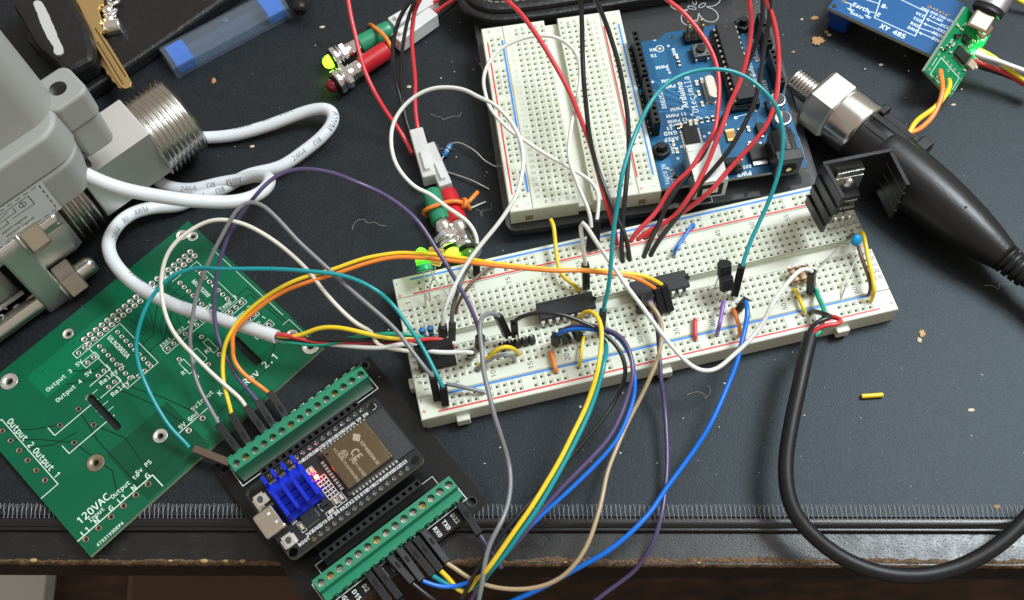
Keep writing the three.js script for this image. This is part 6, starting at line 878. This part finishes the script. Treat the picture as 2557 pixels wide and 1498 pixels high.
{
  const o = onBB('pin_header', 'black five way pin header with bright upright pins in the large breadboard', 'pin header', 14, 8.2);
  for (let i = 0; i < 5; i++) { part(o, 'header_block', rbox(2.45, 2.5, 2.5, .45, (i - 2) * 2.54, 1.3, 0), M.blackPlastic); part(o, 'pin', box(.6, 7.5, .6, (i - 2) * 2.54, 3.2, 0), M.tin); }
}
{
  const o = onBB('multi_plug', 'black five way plug housing at the left end holding the cable cores', 'connector', 3.1, 9.6);
  part(o, 'plug_housing', [rbox(12.8, 11.6, 2.6, .2, 0, 5.9, 0)], M.plugBlack, undefined, [-.28, 0, 0]);
  for (let i = 0; i < 5; i++) { part(o, 'latch_window', box(.9, .7, .1, -5.08 + 2.54 * i, 6.2, 1.35).rotateX(-.28), M.deep); part(o, 'plug_mouth', box(1.7, .1, 1.7, -5.08 + 2.54 * i, 11.75, 0).rotateX(-.28), M.deep); part(o, 'plug_pin', box(.6, 4, .6, -5.08 + 2.54 * i, -1, .3), M.tin); }
}
// light emitting diodes leaning over the back rail
{
  const A = P('H', 462, 742, 17), B = P('H', 420, 545, 20.5), o = thing('green_led', 'lit green round lamp with long legs at the back left of the large breadboard', 'LED', A); aim(o, A, B);
  part(o, 'led_lens', lathX([[0, 2.2], [2.5, 2.2], [2.5, 5.4], [2.3, 6.5], [1.6, 7.5], [.7, 8.1], [0, 8.2]], 28), new THREE.MeshPhysicalMaterial({ name: 'green_led_lens', color: col([.12, .85, .03]), emissive: col([.2, .9, .02]), emissiveIntensity: .75, roughness: .18 }));
  part(o, 'led_rim', lathX([[0, 0], [2.9, 0], [2.95, .3], [2.95, .9], [2.5, 1.1], [2.5, 3.2], [0, 3.2]], 28), mat([.01, .40, .13], .2));
  put2(o, 'leg', [P('H', 452, 748, 17), P('H', 460, 900, 13), BB(3, 'i', 7)]); put2(o, 'leg', [P('H', 505, 735, 17), P('H', 560, 830, 14.5), P('H', 650, 950, 11), BB(6.6, 'i', 7)]);
  const t = B.clone().sub(A).normalize(); lampAt('green_led_light', [.35, 1, .05], .00004, A.clone().addScaledVector(t, 10.5));
}
function put2(o, name, pts, r = .26) { o.updateMatrixWorld(true); const inv = o.matrixWorld.clone().invert(); const q = pts.map((p) => p.clone().multiplyScalar(U).applyMatrix4(inv).multiplyScalar(1000)); part(o, name, tubeOf(q, r, 1, 7), M.tin); }
{
  const A = P('H', 540, 672, 17), B = P('H', 560, 555, 20), o = thing('amber_led', 'amber rectangular lamp with thin legs next to the green one', 'LED', A); aim(o, A, B);
  part(o, 'led_lens', [rbox(5.2, 3.2, 5.0, .35, 2.4, 0, 0)], mat([.62, .36, .06], .3)); part(o, 'led_base', rbox(1.2, 2.8, 4.4, .2, -.4, 0, 0), mat([.75, .5, .12], .3));
  put2(o, 'leg', [P('H', 552, 680, 17), P('H', 530, 790, 14.5), P('H', 498, 910, 11), BB(4, 'j', 7)]); put2(o, 'leg', [P('H', 640, 770, 15), P('H', 660, 880, 12), BB(6.8, -13.6, 7)], .2);
}
const RES = {};
function resistor(label, A, B, kind, legs, turnUp) {
  const o = thing('resistor', label, 'resistor', A); aim(o, A, B, turnUp);
  const key = kind; const k = RES[key] ??= { body: mm(lathX([[0, 0], [.8, .1], [1.15, .6], [1.15, 1.5], [.92, 2.0], [.92, 4.3], [1.15, 4.8], [1.15, 5.7], [.8, 6.2], [0, 6.3]], 18)), bands: [[.7, 1.17], [2.3, .95], [3.0, .95], [3.7, .95], [5.2, 1.17]].map(([x, r]) => mm(lathX([[r, x], [r + .03, x + .1], [r + .03, x + .42], [r, x + .52]], 18))) };
  part(o, 'ceramic_body', k.body, kind === 'blue' ? mat([.03, .22, .55], .35) : mat([.55, .38, .22], .45)); k.bands.forEach((b, i) => part(o, 'colour_band', b, kind === 'blue' ? mat([[.01, .03, .12], [.35, .5, .62], [.01, .03, .12], [.35, .5, .6], [.08, .05, .04]][i], .4) : mat([[.10, .04, .02], [.05, .02, .01], [.28, .10, .03], [.4, .28, .1], [.10, .04, .02]][i], .4)));
  for (const l of legs) put2(o, 'leg', l, .28);
  return o;
}
for (const [c, s] of [[2.1, 'blue banded resistor standing at the left end of the large breadboard'], [3.2, 'blue banded resistor standing next to the teal wire and two plugs']]) { const A = BB(c, 0, 9.5), B = BB(c, -2.6, 16); resistor(s, A, A.clone().lerp(B, 1), 'blue', [[A, BB(c, 3.8, 7)], [BB(c, -2.5, 15.7), BB(c + .3, -3.6, 16), BB(c + .4, -6.2, 7)]]); }
for (const [c, s] of [[52, 'tan resistor leaning over the rows, leftmost of the tan row'], [53, 'tan resistor in the middle of the tan row'], [54, 'tan resistor partly behind the white jumper']]) { const A = BB(c + .1, 4.6, 12.6), B = BB(c + .6, 9.4, 10.6); resistor(s, A, A.clone().lerp(B, 1), 'tan', [[A, BB(c, 3.9, 7)], [A.clone().lerp(B, 1.2), BB(c + .8, 11.4, 7)]]); }
{ const A = P('B', 1500, 1150, 1.4), B = P('B', 1552, 1060, 1.4); resistor('loose blue resistor with long wavy legs lying on the mat', A, B, 'blue', [[A, P('B', 1482, 1180, 1), P('B', 1480, 1220, .6), P('B', 1520, 1262, .6), P('B', 1600, 1290, 1.4), P('B', 1690, 1322, 1.8), P('B', 1760, 1355, 1.5), P('B', 1835, 1395, .8)], [P('B', 1560, 1056, 1.5), P('B', 1610, 1050, 2.2), P('B', 1680, 1080, 3), P('B', 1740, 1120, 3), P('B', 1800, 1180, 2.4), P('B', 1870, 1220, 1.6), P('C', 330, 1476, 1.2)]]); }
for (const [label, v, flip, legs] of [['black three legged transistor in front, flat face towards the sitter', [['Q7', 1565, 370, 15.6], ['Q7', 1555, 190, 20]], 0, [[['Q7', 1500, 370, 15], BB(41.8, 9.1, 7)], [['Q7', 1555, 375, 15], BB(42.8, 9, 7)], [['Q7', 1630, 350, 15], BB(43.7, 9, 7)]]], ['black three legged transistor leaning behind the other one', [['Q7', 1530, 150, 18], ['Q7', 1530, -20, 22.5]], 0, [[['Q7', 1440, 200, 17], BB(41.8, 3.9, 7)], [['Q7', 1530, 170, 17], BB(42.7, 3.9, 7)], [['Q7', 1600, 170, 17], BB(43.6, 3.9, 7)]]]]) {
  const A = P(...v[0]), B = P(...v[1]), o = thing('transistor', label, 'transistor', A); aim(o, A, B, V3(.14, .5, .86)); const s = new THREE.Shape(); s.absarc(0, 0, 2.4, Math.PI * .5 + .85, Math.PI * 2.5 - .85, false); s.closePath();
  part(o, 'package', new THREE.ExtrudeGeometry(s, { depth: 4.4, bevelEnabled: true, bevelSize: .15, bevelThickness: .15, bevelOffset: -.15, bevelSegments: 2, curveSegments: 18 }).rotateY(Math.PI / 2).translate(0, 0, 0), M.chipBlack); for (const l of legs) put2(o, 'leg', l.map((q) => q.isVector3 ? q : P(...q)), .28); void flip;
}
{
  const A = P('J', 822, 648, 17), o = thing('blue_capacitor', 'small blue ceramic capacitor on bent wire legs at the right end', 'capacitor', A);
  part(o, 'ceramic_bead', sph(2.0, 0, 0, 0, 22).scale(1, 1.12, .8), mat([.005, .30, .62], .22), undefined, [-.5, .3, -.25]);
  put2(o, 'leg', [P('J', 805, 655, 17), P('J', 782, 672, 15.5), P('J', 755, 690, 14.5), P('J', 725, 678, 14), P('J', 660, 735, 12.4), P('J', 580, 812, 10.5), BB(56, 5.5, 7)], .3); put2(o, 'leg', [P('J', 818, 680, 16), P('J', 805, 715, 15), P('J', 828, 742, 14.4), P('J', 790, 850, 12.5), P('J', 745, 980, 11), BB(57.2, 20.3, 7)], .3);
}
/* ------------------------------------------------------------------ heat sink with the power regulator */
{
  const T = 13, F = BB(62, 'h', 8.5);                                               // stands over rows f to j at the right end
  const A = P('Q8', 395, 250, 40), B = P('Q8', 1315, 65, 40), dir = B.clone().sub(A).setY(0), turn = -Math.atan2(dir.z, dir.x), w = dir.length(), mid = A.clone().lerp(B, .5); void F; void T;
  const o = thing('black_heatsink', 'black folded finned heatsink standing at the right end of the large breadboard', 'heatsink', [mid.x, 15, mid.z], turn);
  const bk = mat([.02, .019, .021], .3, .55, { bumpMap: scuff, bumpScale: .00005 }), h = 25, t = 1.5;
  part(o, 'back_plate', rbox(w, h, t, .25, 0, h / 2, 0), bk);
  for (const s of [-1, 1]) { const sp = s < 0 ? -.10 : .05; for (let i = 0; i < 4; i++) { const y1 = h - i * (h / 4), len = 14.6 - .5 * i, g = rbox(t, h / 4 - 1.3, len, .25, 0, 0, len / 2); g.rotateY(sp * s); part(o, 'cooling_fin', g, bk, [s * (w / 2 - t / 2 + i * .5), y1 - h / 8 + .4, -.3]); } }
  o.updateMatrixWorld(true);
  const r = thing('power_regulator', 'black and silver power regulator printed NTE960 bolted inside the heatsink', 'regulator', [mid.x, 15, mid.z], turn);
  part(r, 'metal_tab', [rbox(10.2, 9.2, 1.3, .15, -1.5, 11.6, 1.5), rbox(9.6, 4, 1.1, .15, -1.5, 17.2, 1.4)], mat([.66, .68, .64], .2, 1)); part(r, 'tab_screw', [sph(2.1, 0, 0, 0, 20).scale(1, 1, .55).translate(-1.2, 13.0, 2.4)], M.tin);
  const lt = sheet(-5.2, 0, 10.4, 9.2, 40, '#101113', (q) => { q.text('NTE', -2.8, 2.0, 1.6, 0, '#f0f0ec', 'sans-serif', 'bold italic', 1.15); q.text('104M', 2.2, 1.9, 1.4, 0, '#f0f0ec', 'sans-serif', 'bold'); q.text('LF', 3.0, 3.9, 1.3, 0, '#e0e0dc'); q.text('NTE960', 0, 6.6, 1.9, 0, '#f2f2ee', 'sans-serif', '', 1.05); });
  part(r, 'package', rbox(10.3, 9.2, 4.4, .3, -1.5, 3.0, 2.9), M.chipBlack); part(r, 'printed_face', new THREE.PlaneGeometry(9.6, 8.6), mat([1, 1, 1], .45, 0, { map: lt }), [-1.5, 3.0, 5.14]);
  for (let i = 0; i < 3; i++) put2(r, 'leg', [P('Q8', 660 - 95 + i * 92, 975 - i * 12, 17), P('Q8', 560 + i * 92, 1068 - i * 19, 10), BB(61 + i, 'h', 7)], .42);
}
/* ------------------------------------------------------------------ leather case at the top */
{
  const o0 = flatOn([['W', 1116, -120], ['W', 1122, -14], ['W', 1134, 20], ['W', 1165, 44], ['W', 1215, 56], ['W', 1300, 50], ['W', 1420, 33], ['W', 1560, 10], ['W', 1690, -12], ['W', 1820, -36], ['W', 1820, -140]], 13), c = V3(0, 0, 0); o0.forEach((p) => c.add(p)); c.multiplyScalar(1 / o0.length);
  const o = thing('leather_case', 'black leather case with a stitched rim behind the breadboard plate', 'case', [c.x, 9.6, c.z]);
  const cr = new THREE.CatmullRomCurve3(o0.map((p) => V3(p.x - c.x, 0, p.z - c.z)), true, 'centripetal').getPoints(120), sh = (k) => cr.map((p, i) => { const a = cr[(i + 1) % 120], b = cr[(i + 119) % 120], t = a.clone().sub(b).normalize(); return [p.x + t.z * k, p.z - t.x * k]; });
  part(o, 'lower_shell', boxUV(extr(sh(0), 5.2, 1.2), 30), leather); const k = sh(2)[30][1] < sh(-2)[30][1] ? 1 : -1;
  part(o, 'padded_rim', boxUV(extr(sh(3.0 * k), 7.6, 1.8), 30), leather); part(o, 'inner_panel', boxUV(extr(sh(9.5 * k), 8.6, 1.4), 30), mat([.013, .013, .014], .45, 0, { bumpMap: scuff, bumpScale: .0003 }));
  const st = []; const line = new THREE.CatmullRomCurve3(sh(6.8 * k).slice(0, 100).map((p) => V3(p[0], 7.65, p[1]))); const n = Math.floor(line.getLength() / 2.6); for (let i = 1; i < n; i++) { const p = line.getPointAt(i / n), t = line.getTangentAt(i / n); st.push(at(new THREE.CapsuleGeometry(.3, 1.2, 3, 6).rotateZ(Math.PI / 2), p.x, p.y, p.z, 0, -Math.atan2(t.z, t.x))); }
  part(o, 'rim_stitching', st, mat([.30, .27, .24], .5)).userData.kind = 'stuff';
}
/* ------------------------------------------------------------------ scraps, crumbs and dust */
single('insulation_scrap', tubeOf([P('O', 868, 221, .9), P('O', 998, 212, .9)], .8, 1, 14), W('yellow'), 'short yellow scrap of wire insulation alone on the mat', 'scrap');
const crumbM = [mat([.50, .28, .13], .8, 0, { bumpMap: casting, bumpScale: .0002 }), mat([.58, .50, .36], .7), mat([.55, .34, .14], .8)];
const crumb = (v, x, y, a, b, m, label) => { const p = P(v, x, y, 0), g = new THREE.IcosahedronGeometry(1, 3), q = g.attributes.position; for (let i = 0; i < q.count; i++) { const k = 1 + .32 * noise2(q.getX(i) * 1.6 + x, q.getZ(i) * 1.6 + y) + .12 * noise2(q.getX(i) * 4, q.getZ(i) * 4 + x); q.setXYZ(i, q.getX(i) * a * k, q.getY(i) * .3 * Math.min(a, b), q.getZ(i) * b * k); } g.computeVertexNormals(); single('crumb', g.translate(p.x, .25 * Math.min(a, b), p.z), crumbM[m], label, 'crumb', 'crumbs on the mat'); };
crumb('E', 238, 305, 2.6, 2.0, 0, 'largest orange crumb, on the mat between the steel sensor and the blue converter board'); crumb('E', 220, 136, 1.5, 1.0, 0, 'orange crumb nearest the corner of the blue converter board'); crumb('E', 305, 238, .7, .8, 0, 'small orange crumb up and right of the largest crumb'); crumb('E', 325, 258, .9, .5, 1, 'pale crumb touching the small orange one near the largest crumb'); crumb('E', 62, 384, .7, .6, 0, 'small orange crumb above the sensor thread'); crumb('E', 125, 143, .5, .5, 1, 'tiny pale crumb left of the orange one by the blue converter board');
crumb('B', 605, 200, 1.1, .6, 1, 'pale flake on the mat above the far indicators'); crumb('A', 1577, 597, .9, 1.3, 0, 'brown crumb between the chip tube and the threaded pipe end'); crumb('B', 88, 1080, .9, .6, 1, 'pale crumb beside the thick white cable loop'); crumb('O', 1700, 902, .8, .7, 0, 'orange crumb next to the hem at the right'); crumb('O', 1542, 306, 1.0, .6, 1, 'pale crumb right of the yellow scrap'); crumb('J', 1306, 1338, 1.0, 1.3, 2, 'orange crumb in front of the right corner of the large breadboard'); crumb('J', 1286, 1386, .8, .9, 1, 'pale crumb just below the orange one by the large breadboard corner'); crumb('E', 1242, 772, .8, .5, 1, 'pale flake right of the twisted wires'); crumb('E', 708, 478, .8, .6, 1, 'white flake in front of the blue converter board'); crumb('B', 1245, 640, .9, .6, 1, 'pale crumb between the black leads and the red lead');
{ // lint and dust
  const d = []; const g0 = new THREE.IcosahedronGeometry(1, 0); let n = 0;
  while (n < 420) { const right = rnd() < .72, x = right ? ran(-20, 235) : ran(-190, 60), z = ran(-135, 74 + x * .09), s = Math.pow(rnd(), 4) * .34 + .09; if (BB(32, 0).distanceTo(V3(x, 8.5, z)) < 22) continue; d.push(g0.clone().scale(s, s * .5, s * ran(.6, 1.4)).translate(x, s * .4, z)); n++; }
  const fib = []; for (const [x, z, L, k] of [[170, 10, 14, 1], [178, 50, 9, -1], [60, 40, 8, 1], [-50, -36, 11, -1], [-18, -84, 12, 1], [-22, -66, 8, -1], [150, -58, 10, 1], [205, -30, 12, -1], [-8, -40, 9, 1]]) { const p = []; for (let i = 0; i <= 8; i++) { const t = i / 8; p.push(V3(x + L * (t - .5) + 2 * noise2(t * 2, x), .22, z + k * 3 * Math.sin(t * 3.2) + 2 * noise2(t * 2, z))); } fib.push(new THREE.TubeGeometry(new THREE.CatmullRomCurve3(p), 24, .05, 4, false)); }
  const m = single('dust', [...d, ...fib], mat([.62, .60, .56], .8), 'pale dust specks and lint fibres scattered over the black mat', 'dust'); m.userData.kind = 'stuff';
}
single('copper_strand', tubeOf([P('B', 1762, 462, .6), P('B', 1780, 500, 1.2), P('B', 1797, 540, .6)], .25, 1, 6), mat([.7, .35, .12], .3, 1), 'thin copper strand sticking out beside the half breadboard', 'strand');

renderer.render(scene, camera);
